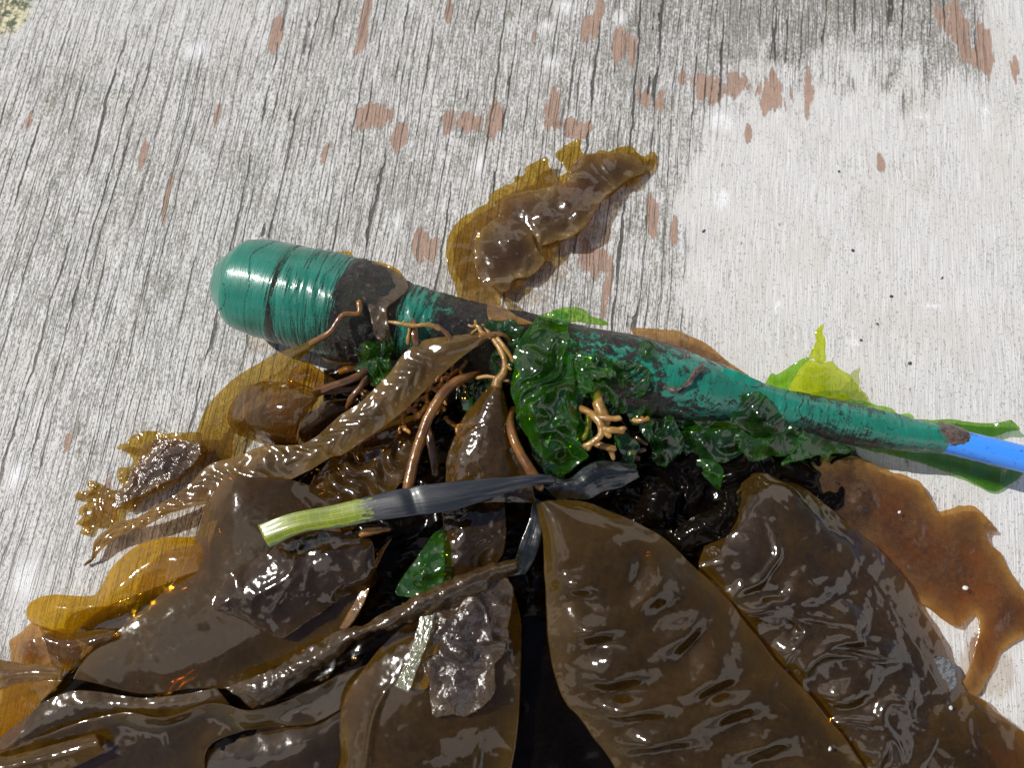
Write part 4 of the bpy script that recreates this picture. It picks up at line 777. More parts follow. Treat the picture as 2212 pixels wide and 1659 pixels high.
# russet film to the right
kpatch('russet translucent torn kelp sheet at the right, spread on the white paint', K('8', [(480, 40, 8), (600, 25, 9), (750, 20, 9), (900, 25, 8), (960, 25, 8), (1100, 85, 7), (1250, 130, 7), (1330, 178, 7), (1375, 260, 6), (1400, 305, 5), (1450, 312, 5), (1520, 285, 7), (1600, 290, 8), (1660, 350, 7), (1718, 412, 5), (1672, 425, 4), (1682, 480, 4), (1740, 540, 4), (1800, 640, 4), (1870, 740, 4), (1980, 800, 3), (1900, 930, 3), (1800, 1010, 3), (1740, 1060, 3), (1690, 1160, 3), (1610, 1270, 3), (1530, 1305, 3), (1490, 1235, 3), (1550, 1180, 3), (1592, 1060, 3), (1618, 920, 3), (1600, 850, 3), (1560, 870, 4), (1510, 920, 4), (1420, 872, 4), (1330, 805, 4), (1250, 760, 5), (1100, 620, 6), (900, 450, 7), (700, 260, 8), (550, 150, 8)]),
       'tanfilm', K('8', [(1300, 400, 9), (1500, 600, 8), (1000, 250, 11), (1200, 600, 7), (800, 120, 11)]), crumple(2.2, .055, 95, .6, .4, .3), sp=4.5, ragged=3, seed=4)
kelp('smooth brown kelp blade filling the bottom right corner', [K('8', [(1330, 1200, 9), (1440, 1265, 10), (1600, 1275, 9), (1730, 1375, 8), (1880, 1500, 6), (2100, 1640, 4)]), K('8', [(1300, 1330, 13), (1400, 1380, 15), (1540, 1420, 15), (1680, 1500, 14), (1820, 1610, 12), (2050, 1760, 8)]), K('8', [(1150, 1500, 12), (1280, 1550, 14), (1420, 1600, 14), (1560, 1680, 13), (1720, 1790, 11), (1900, 1900, 8)]), K('8', [(900, 1700, 8), (1100, 1780, 9), (1300, 1840, 9), (1450, 1900, 8), (1600, 1980, 7), (1800, 2080, 5)])], 70, 70, 'brown', wavy(1.8, .035, 97, .8, .05))
patchy = kpatch('small grey silty scrap on the rim of the ridged blade', K('8', [(1375, 1090, 13), (1430, 1078, 14), (1485, 1110, 13), (1502, 1180, 12), (1500, 1230, 11), (1460, 1262, 11), (1410, 1275, 12), (1390, 1200, 13), (1365, 1140, 13)]), 'silt', (), crumple(.8, .3, 99), group=None, name='silt_scrap', cat='debris', sp=3, ragged=2)
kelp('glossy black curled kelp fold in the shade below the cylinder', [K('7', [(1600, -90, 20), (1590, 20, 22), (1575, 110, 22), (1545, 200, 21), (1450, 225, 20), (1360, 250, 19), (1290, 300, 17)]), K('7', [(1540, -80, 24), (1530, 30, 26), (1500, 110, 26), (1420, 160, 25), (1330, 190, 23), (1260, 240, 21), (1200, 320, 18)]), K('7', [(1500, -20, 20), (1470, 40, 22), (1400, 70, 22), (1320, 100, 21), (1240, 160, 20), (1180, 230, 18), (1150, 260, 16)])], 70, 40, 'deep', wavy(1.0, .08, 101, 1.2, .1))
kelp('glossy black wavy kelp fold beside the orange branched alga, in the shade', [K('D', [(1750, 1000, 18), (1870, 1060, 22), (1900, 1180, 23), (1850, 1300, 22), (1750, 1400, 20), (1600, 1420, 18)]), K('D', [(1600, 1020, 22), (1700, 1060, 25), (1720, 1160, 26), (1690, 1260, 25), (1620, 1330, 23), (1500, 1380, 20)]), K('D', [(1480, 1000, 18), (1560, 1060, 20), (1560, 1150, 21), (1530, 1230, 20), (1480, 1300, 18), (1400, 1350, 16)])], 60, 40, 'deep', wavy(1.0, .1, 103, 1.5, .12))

# ------------------------------------------------------------------ upper torn frond
r = thing('kelp_frond', 'torn olive and brown kelp frond lying alone on the deck above the cylinder', 'kelp', Pn(1180, 470, 0), None)
rag = K('A', [(260, 1530, 9), (200, 1360, 6), (150, 1200, 4), (143, 1080, 4), (165, 950, 3), (240, 840, 3), (380, 725, 3), (500, 665, 3), (525, 600, 3), (600, 545, 3), (680, 500, 4), (735, 475, 5), (740, 430, 8), (800, 425, 8), (835, 400, 7), (830, 365, 6), (940, 292, 6), (1020, 265, 9), (1040, 345, 5), (1085, 400, 4), (1095, 435, 4), (1140, 425, 5), (1190, 400, 6), (1165, 330, 8), (1092, 240, 12), (1180, 162, 13), (1325, 105, 14), (1318, 180, 10), (1345, 242, 8), (1440, 232, 7), (1500, 200, 6), (1560, 215, 5), (1650, 182, 5), (1760, 172, 4), (1850, 255, 3), (1895, 245, 3), (1920, 218, 2), (1970, 228, 2), (1965, 330, 2), (1880, 425, 2), (1800, 510, 3), (1700, 525, 3), (1600, 600, 4), (1500, 650, 6), (1450, 700, 8), (1420, 800, 10), (1340, 880, 12), (1285, 960, 12), (1200, 985, 9), (1130, 1020, 6), (1100, 1110, 5), (1030, 1180, 5), (960, 1250, 5), (860, 1320, 5), (780, 1400, 5), (640, 1462, 6), (560, 1450, 7), (480, 1400, 7), (410, 1450, 8), (370, 1520, 10)])
patch('blade', rag, M['olive'], K('A', [(700, 900, 4), (1000, 700, 6), (350, 1000, 3), (1600, 350, 5), (300, 1300, 5)]), parent=r, sp=3.0, disp=crumple(1.4, .09, 105, .7, .4, .6), ragged=1.8, seed=2)
patch('folded_layer', K('A', [(420, 1330, 7), (390, 1150, 7), (400, 980, 7), (500, 860, 8), (600, 760, 8), (640, 640, 8), (800, 580, 8), (1000, 540, 8), (1180, 480, 8), (1240, 330, 9), (1330, 250, 10), (1480, 230, 9), (1700, 240, 7), (1820, 290, 5), (1880, 380, 4), (1700, 480, 6), (1560, 590, 8), (1450, 720, 11), (1380, 850, 13), (1240, 960, 12), (1080, 1010, 9), (960, 1040, 8), (900, 950, 9), (960, 1110, 7), (1010, 1160, 7), (880, 1300, 7), (740, 1330, 7), (660, 1440, 8), (540, 1400, 9)]), M['film2'],
      K('A', [(700, 1000, 11), (1000, 780, 13), (1200, 650, 13), (1300, 750, 14), (600, 1200, 10), (1550, 380, 9)]), parent=r, sp=3.0, disp=crumple(1.9, .085, 107, .8, .4, .6), ragged=2.0, seed=7)['label'] = 'dark wet wrinkled brown layer'
kpatch('small pale translucent kelp flap where the upper frond meets the cylinder', K('A', [(428, 1345, 12), (500, 1370, 14), (570, 1420, 15), (612, 1490, 17), (615, 1560, 20), (540, 1560, 24), (450, 1555, 24), (380, 1540, 22), (425, 1440, 15)]), 'olive', (), crumple(.7, .1, 109), sp=3, seed=3, group='kelp scraps along the far side of the cylinder')
kpatch('brown pointed kelp scrap lying on top of the neck below the upper frond', K('A', [(495, 1590, 41), (530, 1505, 38), (580, 1540, 39), (680, 1600, 40), (760, 1660, 42), (900, 1720, 42), (760, 1730, 43), (640, 1700, 43), (520, 1690, 42)]), 'tanfilm', (), crumple(.5, .1, 111), sp=3, group='kelp scraps along the far side of the cylinder')
kpatch('brown kelp scrap sticking out behind the barrel shoulder', K('1', [(955, 305, 10), (1040, 303, 13), (1085, 310, 14), (1110, 345, 16), (1250, 370, 22), (1340, 400, 24), (1400, 440, 22), (1410, 475, 20), (1300, 500, 24), (1150, 470, 26), (1000, 400, 20)]), 'amber', (), crumple(.8, .1, 113), sp=3, group='kelp scraps along the far side of the cylinder')
kpatch('dark wet brown kelp wrapped over the shoulder between barrel and neck', K('1', [(1120, 370, 33), (1200, 372, 32), (1300, 395, 32), (1360, 430, 33), (1430, 480, 35), (1440, 540, 39), (1380, 600, 43), (1310, 660, 44), (1320, 760, 42), (1330, 860, 34), (1250, 850, 38), (1220, 760, 43), (1200, 680, 45), (1160, 600, 46), (1190, 520, 45), (1170, 440, 40)]), 'rot', (), crumple(1.3, .12, 115, .8, .2, .7), sp=3, group='kelp scraps along the far side of the cylinder')
kpatch('long russet kelp scrap peeking out behind the right half of the cylinder', K('2', [(930, 310, 18), (1000, 308, 16), (1100, 315, 14), (1160, 322, 13), (1240, 325, 11), (1300, 355, 10), (1400, 400, 9), (1470, 450, 8), (1560, 530, 7), (1640, 580, 7), (1680, 612, 7), (1560, 620, 12), (1400, 560, 20), (1200, 470, 26), (1000, 390, 26)]), 'tanfilm', K('2', [(1250, 380, 20)]), crumple(1.0, .06, 117), sp=4, group='kelp scraps along the far side of the cylinder')

# ------------------------------------------------------------------ sea lettuce
def lettuce(label, outline, mat='lettuce', inner=(), disp=None, **kw):
    return kpatch(label, outline, mat, inner, disp, group=GL, name='sea_lettuce', cat='sea lettuce', **kw)
lettuce('largest crumpled bright green lettuce sheet draped over the middle of the cylinder', K('2', [(420, 200, 41), (500, 190, 42), (560, 230, 43), (545, 330, 45), (540, 430, 46), (560, 540, 46), (600, 640, 44), (610, 760, 42), (612, 880, 40), (600, 960, 38), (655, 1120, 32), (610, 1150, 30), (560, 1200, 27), (500, 1260, 24), (440, 1240, 24), (400, 1180, 26), (320, 1090, 30), (280, 980, 33), (230, 860, 36), (195, 740, 38), (188, 620, 40), (205, 500, 42), (250, 390, 43), (300, 310, 43), (360, 240, 42)]),
        'lettuce', K('2', [(380, 500, 54), (420, 700, 52), (350, 850, 46), (500, 900, 46), (480, 1050, 38)]), crumple(7.0, .070, 121, .9, 2.2, .12), sp=3.0, ragged=3)
lettuce('dark green lettuce layer under the largest sheet, hanging below it', K('2', [(230, 560, 34), (400, 500, 38), (560, 560, 40), (640, 700, 38), (640, 860, 36), (700, 980, 32), (640, 1100, 28), (560, 1180, 24), (480, 1270, 20), (380, 1180, 22), (300, 1040, 26), (220, 860, 30)]), 'lettuce_dk', (), crumple(4, .09, 123, .9, 1.5, .4), sp=4, ragged=5)
lettuce('smooth green lettuce flap on the far top rim of the cylinder', K('2', [(440, 210, 40), (500, 185, 38), (590, 180, 37), (660, 205, 37), (700, 240, 37), (770, 260, 38), (800, 290, 38), (700, 285, 42), (600, 270, 44), (520, 290, 45), (450, 270, 44)]), 'lettuce', (), crumple(1.3, .1, 125), sp=3)
lettuce('bright green torn lettuce shred beside the tan branched alga', K('2', [(590, 470, 47), (640, 460, 48), (700, 520, 48), (760, 560, 46), (830, 560, 46), (840, 600, 46), (760, 620, 47), (700, 640, 46), (690, 700, 44), (640, 720, 44), (600, 620, 46)]), 'lettuce', (), crumple(2.6, .16, 127, .9, .8), sp=2.8, ragged=4)
lettuce('dark curly lettuce shreds on the near side of the cylinder middle', K('2', [(560, 500, 44), (700, 480, 46), (850, 520, 46), (1000, 540, 44), (1060, 620, 42), (1020, 720, 38), (940, 790, 32), (840, 860, 28), (740, 800, 32), (640, 740, 38)]), 'lettuce_dk', (), crumple(4, .15, 129, 1.0, 1.6, .6), sp=3, ragged=8)
lettuce('ribbon of green lettuce hanging down right of the tan branched alga', K('2', [(830, 980, 32), (900, 970, 33), (950, 1000, 32), (990, 1060, 30), (960, 1130, 28), (980, 1200, 26), (900, 1260, 24), (870, 1190, 26), (880, 1110, 30), (850, 1040, 32)]), 'lettuce', (), crumple(1.8, .12, 131, .8, .5), sp=3, ragged=3)
lettuce('oval green lettuce blob stuck near the cylinder ridge', K('2', [(985, 440, 43), (1010, 390, 43), (1070, 395, 43), (1095, 440, 43.5), (1060, 490, 45), (1000, 500, 45)]), 'lettuce_dk', K('2', [(1040, 440, 47)]), crumple(.8, .2, 133), sp=2.6)
lettuce('curly dark green lettuce lump under the barrel shoulder', K('1', [(1085, 830, 33), (1160, 800, 36), (1240, 800, 37), (1330, 830, 36), (1345, 900, 33), (1320, 980, 30), (1350, 1030, 27), (1320, 1100, 26), (1240, 1160, 24), (1190, 1110, 24), (1150, 1060, 26), (1090, 1030, 24), (1130, 980, 28), (1110, 900, 31)]), 'lettuce', K('1', [(1220, 900, 42), (1240, 1020, 34)]), crumple(4.0, .14, 135, 1.0, 1.6, .6), sp=2.6, ragged=5)
lettuce('small fringe of lettuce with yellow scraps on the neck beside the largest sheet', K('1', [(1930, 780, 41), (2010, 740, 42), (2100, 740, 42), (2160, 800, 42), (2150, 900, 40), (2120, 1000, 36), (2060, 1080, 32), (1990, 1060, 32), (1960, 980, 36), (1980, 880, 39)]), 'lettuce_dk', (), crumple(3.5, .14, 137, 1.0, 1.4, .6), sp=3, ragged=6)
lettuce('shaded grey green lettuce behind the triangular kelp blade neck', K('B', [(1160, 620, 22), (1260, 540, 26), (1380, 560, 28), (1340, 640, 30), (1280, 700, 28), (1200, 790, 24), (1150, 740, 22)]), 'lettuce_dk', (), crumple(2, .12, 139), sp=3, ragged=4)
lettuce('small bright green lettuce scrap low in the pile, above the twisted ribbon', K('6', [(1190, 165, 27), (1130, 200, 28), (1060, 300, 29), (1010, 370, 28), (960, 430, 27), (900, 520, 25), (890, 570, 24), (940, 588, 25), (1040, 590, 28), (1110, 570, 30), (1170, 540, 31), (1200, 420, 31), (1195, 290, 30)]), 'lettuce', K('6', [(1060, 450, 33)]), crumple(2.0, .11, 141, .9, .6), sp=2.8)
lettuce('dark shiny lettuce lump on the near side of the tapering cylinder end', K('3', [(385, 770, 34), (430, 730, 36), (520, 712, 37), (600, 730, 36), (640, 780, 34), (700, 850, 30), (780, 870, 27), (800, 930, 24), (740, 1000, 20), (650, 1040, 18), (560, 1075, 17), (520, 1030, 19), (500, 960, 23), (420, 930, 25), (370, 900, 28), (400, 840, 31)]), 'lettuce_dk', K('3', [(560, 850, 39), (640, 920, 33)]), crumple(2.6, .1, 143, .9, .8), sp=3, ragged=4)
lettuce('thin pointed lettuce sheet hanging under the right cylinder end, lime at its rim', K('3', [(830, 940, 25), (900, 900, 27), (1000, 930, 27), (1090, 960, 25), (1130, 1030, 20), (1160, 1050, 17), (1110, 1085, 14), (1000, 1110, 13), (985, 1140, 12), (940, 1110, 14), (820, 1135, 14), (700, 1165, 14), (760, 1080, 18), (800, 1010, 22)]), 'lettuce', (), crumple(1.6, .09, 145, .8, .5), sp=3, ragged=3)
lettuce('yellow rimmed lettuce edge hanging in the shade below the cylinder middle', K('3', [(50, 880, 22), (160, 880, 25), (300, 870, 25), (380, 880, 24), (420, 920, 22), (360, 950, 18), (250, 960, 18), (120, 960, 17), (60, 930, 18)]), 'lettuce', (), crumple(2, .13, 147, .9, .8), sp=3, ragged=5)
lettuce('large dark lettuce curtain hanging in the shade below the cylinder', K('E', [(400, 120, 22), (600, 110, 24), (850, 110, 24), (1050, 120, 22), (1150, 260, 18), (1050, 360, 15), (990, 400, 15), (900, 440, 14), (700, 430, 15), (590, 400, 15), (500, 330, 17), (430, 230, 20)]), 'lettuce_dk', K('E', [(700, 250, 25), (900, 250, 24)]), crumple(3.2, .08, 149, 1.0, .8), sp=3.2, ragged=4)
lettuce('pointed dark lettuce leaf at the lower end of the shaded curtain', K('E', [(600, 420, 16), (700, 400, 18), (830, 440, 19), (880, 500, 19), (870, 620, 17), (840, 710, 14), (760, 640, 15), (660, 540, 15), (590, 470, 15)]), 'lettuce', K('E', [(760, 520, 21)]), crumple(1.2, .08, 151), sp=3)
lettuce('crumpled deep green lettuce bunch hanging between the shaded curtain and the tan algae', K('2', [(1000, 870, 30), (1100, 880, 31), (1200, 880, 30), (1260, 960, 26), (1270, 1060, 22), (1200, 1150, 18), (1120, 1180, 17), (1060, 1080, 20), (1010, 980, 25)]), 'lettuce_dk', K('2', [(1130, 1000, 29)]), crumple(4, .10, 171, 1.0, 1.4, .3), sp=3, ragged=6)
lettuce('deep green lettuce frill along the underside of the taper, right of the curtain', K('3', [(430, 930, 27), (560, 1010, 24), (700, 960, 24), (830, 930, 25), (860, 1000, 22), (760, 1080, 18), (640, 1120, 16), (520, 1130, 16), (440, 1060, 18), (400, 990, 22)]), 'lettuce_g', K('3', [(620, 1040, 26)]), crumple(3, .10, 173, 1.0, 1.2, .3), sp=3, ragged=5)
lettuce('glossy green lettuce frill just under the black crusted cylinder middle', K('2', [(640, 620, 44), (760, 660, 43), (900, 640, 43), (1020, 700, 39), (1080, 800, 32), (1040, 880, 28), (940, 900, 26), (900, 820, 31), (800, 780, 34), (700, 740, 38)]), 'lettuce', (), crumple(3.6, .13, 175, 1.0, 1.4, .4), sp=3, ragged=7)
# lime fan at the right
r = thing('sea_lettuce', 'lime green backlit lettuce fan standing up behind the tapering cylinder end', 'sea lettuce', Pn(1750, 830, 0), GL)
patch('fan', K('3', [(640, 700, 12), (735, 700, 14), (765, 640, 18), (800, 580, 22), (850, 520, 26), (910, 515, 28), (960, 530, 26), (1010, 522, 24), (1050, 560, 20), (1120, 600, 15), (1170, 660, 10), (1210, 720, 5), (1235, 775, 2), (1100, 790, 8), (980, 790, 12), (860, 770, 14), (740, 740, 14)]), M['lime'], K('3', [(950, 650, 22)]), parent=r, sp=3.2, disp=crumple(1.0, .06, 153, .5), ragged=1.5)
patch('tip', K('3', [(870, 490, 28), (895, 430, 30), (915, 390, 32), (905, 340, 33), (935, 300, 34), (960, 288, 35), (955, 340, 34), (975, 385, 33), (972, 440, 31), (970, 520, 27), (940, 530, 27), (900, 505, 28)]), M['lime'], parent=r, sp=3, disp=crumple(.8, .1, 155), ragged=1)
patch('darker_fold', K('3', [(585, 680, 10), (600, 650, 14), (640, 590, 18), (665, 600, 18), (720, 570, 21), (780, 530, 24), (850, 495, 28), (880, 500, 28), (830, 540, 26), (790, 600, 22), (760, 650, 18), (735, 705, 14), (660, 700, 12)]), M['lettuce'], parent=r, sp=3, disp=crumple(.9, .08, 157))['label'] = 'darker folded green part'
lettuce('narrow dark green lettuce edge right of the lime fan, along the cylinder', K('3', [(1000, 775, 12), (1120, 755, 12), (1240, 772, 8), (1300, 790, 6), (1400, 820, 5), (1425, 850, 5), (1500, 845, 6), (1520, 870, 6), (1460, 890, 14), (1300, 860, 18), (1100, 820, 18)]), 'lettuce', (), crumple(1, .1, 159), sp=3, ragged=2)
lettuce('long flat green lettuce strip behind the end of the tape, right', K('3', [(1540, 880, 4), (1640, 885, 3), (1750, 880, 3), (1850, 895, 3), (2000, 905, 3), (2080, 895, 6), (2130, 885, 9), (2170, 920, 8), (2185, 945, 6), (2110, 960, 4), (2020, 990, 3), (1900, 970, 4), (1760, 950, 6), (1620, 930, 8)]), 'lettuce_g', (), crumple(.8, .07, 161), sp=3)
lettuce('green lettuce sheet with lime tip lying in the shade under the blue cable', K('3', [(1150, 1045, 6), (1300, 1050, 7), (1480, 1080, 7), (1680, 1090, 7), (1850, 1130, 6), (2050, 1180, 5), (2212, 1215, 4), (2180, 1255, 3), (2100, 1300, 2), (2040, 1335, 2), (1960, 1310, 3), (1850, 1250, 4), (1760, 1220, 4), (1600, 1160, 5), (1400, 1110, 5), (1250, 1080, 5)]), 'lettuce_g', (), crumple(1.2, .06, 163, .7), sp=3.2, ragged=1.5)

# ------------------------------------------------------------------ eelgrass
r = kelp('flat eelgrass leaf, lime yellow at its cut left end and black towards the right', [
    [(558, 1135, 37), (632, 1109, 39), (719, 1092, 40), (804, 1071, 41), (870, 1056, 42), (952, 1044, 43), (1041, 1035, 43), (1110, 1031, 42), (1165, 1026, 41), (1195, 1030, 38)],
    [(568, 1158, 38), (644, 1135, 40), (727, 1117, 41), (808, 1097, 42), (874, 1086, 43), (958, 1073, 44), (1041, 1060, 44), (1105, 1048, 43), (1160, 1038, 42), (1200, 1036, 38)],
    [(583, 1183, 37), (656, 1150, 39), (745, 1138, 40), (800, 1127, 41), (863, 1118, 42), (982, 1101, 43), (1041, 1083, 43), (1100, 1063, 42), (1150, 1050, 41), (1200, 1042, 37)]],
    130, 24, 'eelgrass', lambda U, V, S, W: perlin(U * .04, V * 2, 5) * .6 - 1.0 * np.exp(-((U - 62) / 2.5) ** 2), group='eelgrass leaves', name='eelgrass_leaf', thick=.35)
r['category'] = 'eelgrass'
r = kelp('short black eelgrass leaf right of the foot of the big orange stipe', [
    K('D', [(560, 1000, 30), (700, 960, 31), (850, 970, 32), (1000, 860, 33), (1150, 790, 33), (1350, 800, 32), (1500, 840, 31)]), K('D', [(640, 1060, 31), (800, 1030, 33), (950, 1010, 34), (1100, 930, 35), (1230, 880, 35), (1400, 890, 34), (1530, 900, 32)]), K('D', [(760, 1180, 29), (880, 1150, 30), (1050, 1160, 31), (1200, 1090, 32), (1330, 1060, 32), (1440, 1010, 31), (1550, 950, 30)])],
    70, 22, 'grass_dk', wavy(.5, .1, 165), group='eelgrass leaves', name='eelgrass_leaf', thick=.35)
r['category'] = 'eelgrass'
r = kelp('dark eelgrass leaf pointing down under the left edge of the two row puckered blade', [K('7', [(330, -30, 24), (300, 120, 23), (250, 250, 22), (210, 370, 20), (150, 470, 17)]), K('7', [(400, 0, 24), (390, 140, 24), (370, 260, 23), (330, 370, 21), (280, 450, 18)])], 50, 14, 'grass_dk', wavy(.5, .1, 167), group='eelgrass leaves', name='eelgrass_leaf', thick=.35)
r['category'] = 'eelgrass'

# ------------------------------------------------------------------ stipes and branched algae
stalk('thick orange brown stipe bending down behind the eelgrass, longest of all', K('B', [(1290, 500, 30), (1220, 530, 34), (1110, 570, 38), (1030, 640, 40), (960, 740, 40), (900, 850, 39), (860, 960, 38), (820, 1080, 38), (790, 1200, 38), (765, 1320, 38), (750, 1420, 37)]), [8, 9.5, 11, 12, 11.5, 11.5, 11.5, 12, 12, 12.5, 12], n=90)
stalk('reddish stipe just right of the longest thick stipe', K('B', [(880, 760, 26), (895, 880, 28), (920, 980, 30), (940, 1090, 30), (955, 1180, 29), (960, 1260, 27)]), [8, 9, 9.5, 9, 9, 8], 'stipe_dk')
stalk('straight olive tan stem lying on the neck beside the largest lettuce sheet', K('B', [(1390, 225, 42), (1450, 300, 43), (1510, 390, 42), (1530, 430, 41)]), [5, 5, 5, 4], 'tan', n=30)
stalk('thin greenish tan stem across the triangular blade neck', K('B', [(1255, 545, 36), (1330, 530, 38), (1420, 545, 40), (1500, 565, 40)]), [4, 4.5, 4.5, 3.5], 'tan', n=30)
stalk('purple brown stem curving over the neck beside the long diagonal blade', K('B', [(960, 150, 43), (1010, 190, 44), (1060, 240, 43), (1085, 320, 40), (1080, 420, 36), (1090, 520, 32)]), [4, 5, 6.5, 6, 6, 5], 'stipe_dk', n=40)
stalk('dark wet stalk standing on the neck behind the long diagonal blade', K('B', [(795, 120, 40), (800, 180, 42), (810, 250, 42), (830, 310, 40)]), [8, 10, 10, 8], 'stipe_dk', n=30)
stalk('brown slimy strand lying obliquely over the green taper', K('2', [(945, 775, 29), (1000, 735, 34), (1060, 700, 37), (1120, 670, 39), (1180, 690, 40), (1250, 685, 41), (1310, 640, 42), (1350, 580, 42), (1400, 545, 41)]), [3, 5, 8, 8.5, 5, 4.5, 6, 7, 8], 'mud', n=70, jitter=1.2, flat=.6, group=None)

def merge_tubes(name, segs, mat, label, cat, group, seg=12, jitter=.3, seed=0):
    Vs = []; Fs = []; off = 0
    for pts, radii in segs:
        n = max(12, 6 * len(pts)); W = world_px(pts, n); rr = np.interp(np.linspace(0, 1, n), np.linspace(0, 1, len(radii)), radii)
        R = rr * np.array([depth(p / 1000) * 1000 / FPX for p in W]); e = np.linspace(0, 1, n); R = R * np.minimum(1, np.sqrt(np.minimum(e, 1 - e) * n / 1.6 + .12))
        V, F = sweep(W, R, seg, 1, jitter, seed); Vs.append(V); Fs += [tuple(i + off for i in f) for f in F]; off += len(V)
    V = np.vstack(Vs); V[:, 2] = np.maximum(V[:, 2], .5)
    return tag(mesh_from(name, V / 1000, Fs, uv=V[:, :2], mat=M[mat]), label, cat, group)
GA = 'branched algae'
merge_tubes('branched_alga', [(K('D', [(960, 270, 40), (1040, 310, 42), (1110, 360, 44), (1165, 430, 45), (1180, 500, 45), (1150, 560, 45), (1090, 610, 44), (1030, 640, 43), (1000, 650, 42)]), [6, 8, 8, 9, 9, 8, 7.5, 7, 6.5]),
                              (K('D', [(1110, 370, 44), (1200, 375, 46), (1300, 380, 47), (1375, 372, 47)]), [7, 7, 6.5, 7]), (K('D', [(1180, 480, 45), (1260, 490, 46), (1340, 495, 46), (1405, 500, 46)]), [8, 8, 7.5, 8]), (K('D', [(1340, 495, 46), (1400, 475, 47), (1412, 468, 47)]), [6, 6, 5]),
                              (K('D', [(1190, 500, 45), (1240, 540, 45), (1270, 555, 45)]), [7, 6, 6]), (K('D', [(1060, 620, 43), (1050, 660, 43), (1045, 675, 42)]), [6, 6, 5]),
                              (K('D', [(1090, 610, 36), (1170, 640, 38), (1250, 660, 39), (1320, 680, 39)]), [6, 7.5, 7.5, 6.5]), (K('D', [(1240, 660, 38), (1275, 720, 36), (1300, 785, 35)]), [6, 5.5, 5])],
            'tan', 'tan coral like branched alga with blunt forked tips, front of the lettuce', 'seaweed', GA)
merge_tubes('branched_alga', [(K('D', [(1100, 20, 36), (1130, 120, 37), (1150, 250, 38), (1190, 350, 38), (1240, 450, 37)]), [7, 8, 13, 14, 8]), (K('D', [(1020, 260, 30), (1050, 380, 31), (1040, 500, 31), (990, 590, 30)]), [8, 8, 7, 6])], 'tan', 'thicker olive tan alga stems behind the coral like alga', 'seaweed', GA, seed=4)
merge_tubes('branched_alga', [(K('D', [(1640, 370, 30), (1590, 395, 30), (1530, 400, 29), (1470, 390, 28)]), [6, 5, 7, 6]), (K('D', [(1590, 395, 30), (1560, 360, 29)]), [4, 4])], 'tan', 'small pinkish brown forked alga tip in the shade under the tape', 'seaweed', GA, seed=5)
merge_tubes('branched_alga', [(K('D', [(1500, 560, 24), (1560, 600, 25), (1630, 630, 25)]), [5, 5, 4]), (K('D', [(1500, 680, 23), (1560, 690, 24), (1610, 685, 24)]), [5, 6, 5]), (K('D', [(1490, 740, 22), (1520, 765, 23), (1550, 770, 23)]), [6, 6, 5]), (K('D', [(1480, 560, 22), (1490, 660, 22), (1490, 750, 21)]), [6, 7, 6])], 'stipe_dk', 'cluster of stubby brown alga fingers right of the hanging lettuce ribbon', 'seaweed', GA, seed=6)
merge_tubes('branched_alga', [(K('B', [(615, 130, 45), (700, 145, 46), (800, 160, 46), (890, 155, 46), (950, 165, 45), (1000, 195, 44)]), [4, 4.5, 4.5, 4.5, 5, 5]), (K('B', [(720, 150, 46), (735, 120, 46)]), [3, 2]), (K('B', [(890, 155, 46), (930, 140, 46)]), [3, 3]), (K('B', [(770, 170, 45), (760, 260, 43), (755, 300, 41)]), [3, 4, 4])],
            'tan', 'thin amber alga twig lying on the green neck', 'seaweed', GA, seed=7)
merge_tubes('branched_alga', [(K('B', [(1195, 155, 44), (1230, 165, 44), (1260, 160, 44), (1300, 210, 44), (1370, 250, 43)]), [3, 4, 5, 5, 5]), (K('B', [(1250, 115, 45), (1255, 150, 44)]), [3, 4]), (K('B', [(1290, 170, 44), (1270, 185, 44)]), [3, 4]), (K('B', [(1240, 200, 44), (1225, 215, 44), (1270, 180, 44)]), [2, 3, 4]),
                              (K('B', [(1460, 430, 43), (1490, 460, 43), (1515, 485, 43)]), [4, 4, 3])], 'tan', 'forked pale alga tips above the triangular blade neck', 'seaweed', GA, seed=8)
# orange tangle under the long blade
rnd = random.Random(5)
def forks(x, y, h, ang, ln, r, lev, segs):
    x2 = x + math.cos(ang) * ln; y2 = y + math.sin(ang) * ln; h2 = h + rnd.uniform(-3, 3)
    mx_, my_ = (x + x2) / 2 + rnd.uniform(-6, 6), (y + y2) / 2 + rnd.uniform(-6, 6)
    segs.append(([(x, y, h), (mx_, my_, (h + h2) / 2 + 1), (x2, y2, h2)], [r, r * .95, r * .9]))
    if lev > 0:
        for s in (-1, 1): forks(x2, y2, h2, ang + s * rnd.uniform(.35, .8), ln * rnd.uniform(.5, .8), r * .85, lev - 1, segs)
tang = [('nearest the thick stipe', 905, 865, 24, 2.4, 40, 6), ('in the gap above the puckered blade', 870, 880, 20, -2.6, 42, 5.5), ('between the long blade and the thick stipe', 960, 830, 26, 2.0, 36, 6), ('under the middle of the long blade', 985, 800, 28, 2.6, 36, 5.5),
        ('right of the thick stipe in the dark', 960, 900, 18, .7, 34, 5.5), ('close under the neck', 1010, 770, 30, 2.1, 34, 5), ('beside the lettuce fringe', 1040, 800, 26, 1.3, 30, 5), ('low in the dark hole by the stipes', 985, 1000, 14, 1.6, 32, 5), ('left of the thick stipe, over the puckered blade', 845, 905, 24, -.6, 34, 6), ('crossing under the thick stipe', 900, 905, 28, -.9, 40, 6.5), ('high against the dark neck', 955, 770, 36, 1.9, 30, 5), ('pale, against the edge of the long blade', 850, 860, 26, .3, 36, 5.5)]
for k, (wh, x, y, h, a, ln, r0) in enumerate(tang):
    sg = []; forks(x, y, h, a, ln, r0, 2, sg)
    merge_tubes('branched_alga', sg, 'orange', 'orange brown forked alga ' + wh, 'seaweed', GA, seed=10 + k, jitter=.5)
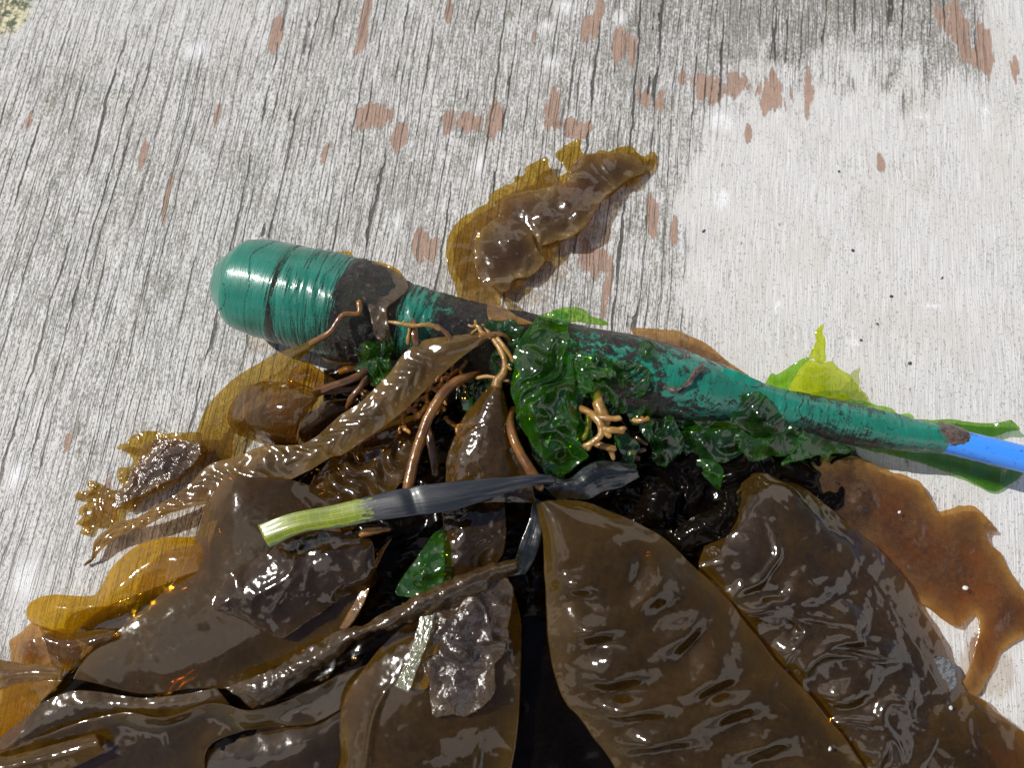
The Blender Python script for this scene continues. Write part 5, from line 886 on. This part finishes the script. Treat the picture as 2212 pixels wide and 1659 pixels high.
merge_tubes('branched_alga', [(K('1', [(905, 965, 8), (960, 990, 10), (1040, 1005, 12), (1110, 1000, 14)]), [4, 5, 5, 5])], 'orange', 'straight orange alga twig on the deck under the barrel', 'seaweed', GA, seed=31)
merge_tubes('branched_alga', [(K('1', [(1010, 1060, 17), (1060, 1045, 19), (1120, 1040, 19)]), [7, 8, 6])], 'orange', 'stubby rounded orange alga tip left of the green lettuce lump', 'seaweed', GA, seed=32)
merge_tubes('branched_alga', [(K('6', [(665, 205, 31), (700, 190, 32), (750, 180, 31), (860, 170, 29)]), [8, 10, 7, 4])], 'orange', 'rounded orange alga tip under the eelgrass leaf', 'seaweed', GA, seed=33)

# ------------------------------------------------------------------ small bits
def pebble(name, px, py, h, rx, mat, label, cat, group, seed):
    n = 10; V = []; rr = random.Random(seed); c = Pn(px, py, h) * 1000; s = depth(c / 1000) * 1000 / FPX; a0 = rr.uniform(0, 3); asp = rr.uniform(.5, .95)
    import itertools
    for i in range(7):
        ph = math.pi * i / 6
        for k in range(n):
            th = 2 * math.pi * k / n; q = rx * s * (1 + .25 * rr.uniform(-1, 1)); x = math.cos(th) * math.sin(ph) * q; y = math.sin(th) * math.sin(ph) * q * asp
            V.append((c[0] + x * math.cos(a0) - y * math.sin(a0), c[1] + x * math.sin(a0) + y * math.cos(a0), c[2] + math.cos(ph) * rx * s * .35 + rx * s * .25))
    F = [(i * n + k, (i + 1) * n + k, (i + 1) * n + (k + 1) % n, i * n + (k + 1) % n) for i in range(6) for k in range(n)]
    return tag(mesh_from(name, np.array(V) / 1000, F, uv=np.array(V)[:, :2], mat=M[mat]), label, cat, group)
grits = [(1842, 541, 5, 'dark grey grit crumb on white paint, largest, above the lime fan'), (1925, 640, 5, 'dark grit crumb right of the pale scrape on the white paint'), (1860, 735, 4, 'tiny dark grit crumb near the shadow of the lime fan'), (1965, 785, 6, 'dark grit crumb on the white paint above the blue cable'), (1520, 499, 6, 'olive grey grit crumb on the edge of the white paint'), (1812, 370, 4, 'small dark grit crumb in the middle of the white paint'), (1895, 700, 4, 'tiny grit crumb between lime fan and right picture edge'), (2035, 600, 5, 'dark grit crumb at the far right of the white paint')]
for i, (x, y, r_, lb) in enumerate(grits): pebble('grit_crumb', x, y, 0, r_ * .75, 'grit', lb, 'grit', 'grit crumbs on the deck', i)
pebble('shell_chip', 1447 + 838 * .4118, 976 + 1560 * .4118, 24, 5, 'shell', 'white crumbly chip near the bottom on the dark kelp', 'shell chip', 'pale chips on the kelp', 41)
pebble('shell_chip', 1447 + 1548 * .4118, 976 + 715 * .4118, 8, 6, 'shell', 'white elongated chip on the russet kelp sheet', 'shell chip', 'pale chips on the kelp', 43)
pebble('shell_chip', 1447 + 1472 * .4118, 976 + 1345 * .4118, 16, 5, 'shell', 'white chip on the bottom right kelp below the grey scrap', 'shell chip', 'pale chips on the kelp', 44)
pebble('shell_chip', 1447 + 1203 * .4118, 976 + 318 * .4118, 11, 4, 'shell', 'small pale round grain on the upper russet kelp', 'shell chip', 'pale chips on the kelp', 45)

o = tube('thread', K('G', [(1100, 615, 20), (1130, 638, 21), (1180, 645, 22), (1250, 630, 22)]), [1.3, 1.3, 1.3], M['plain_thread'], n=40, seg=6, jitter=0)
tag(o, 'thin teal thread below the pouch neck', 'thread')
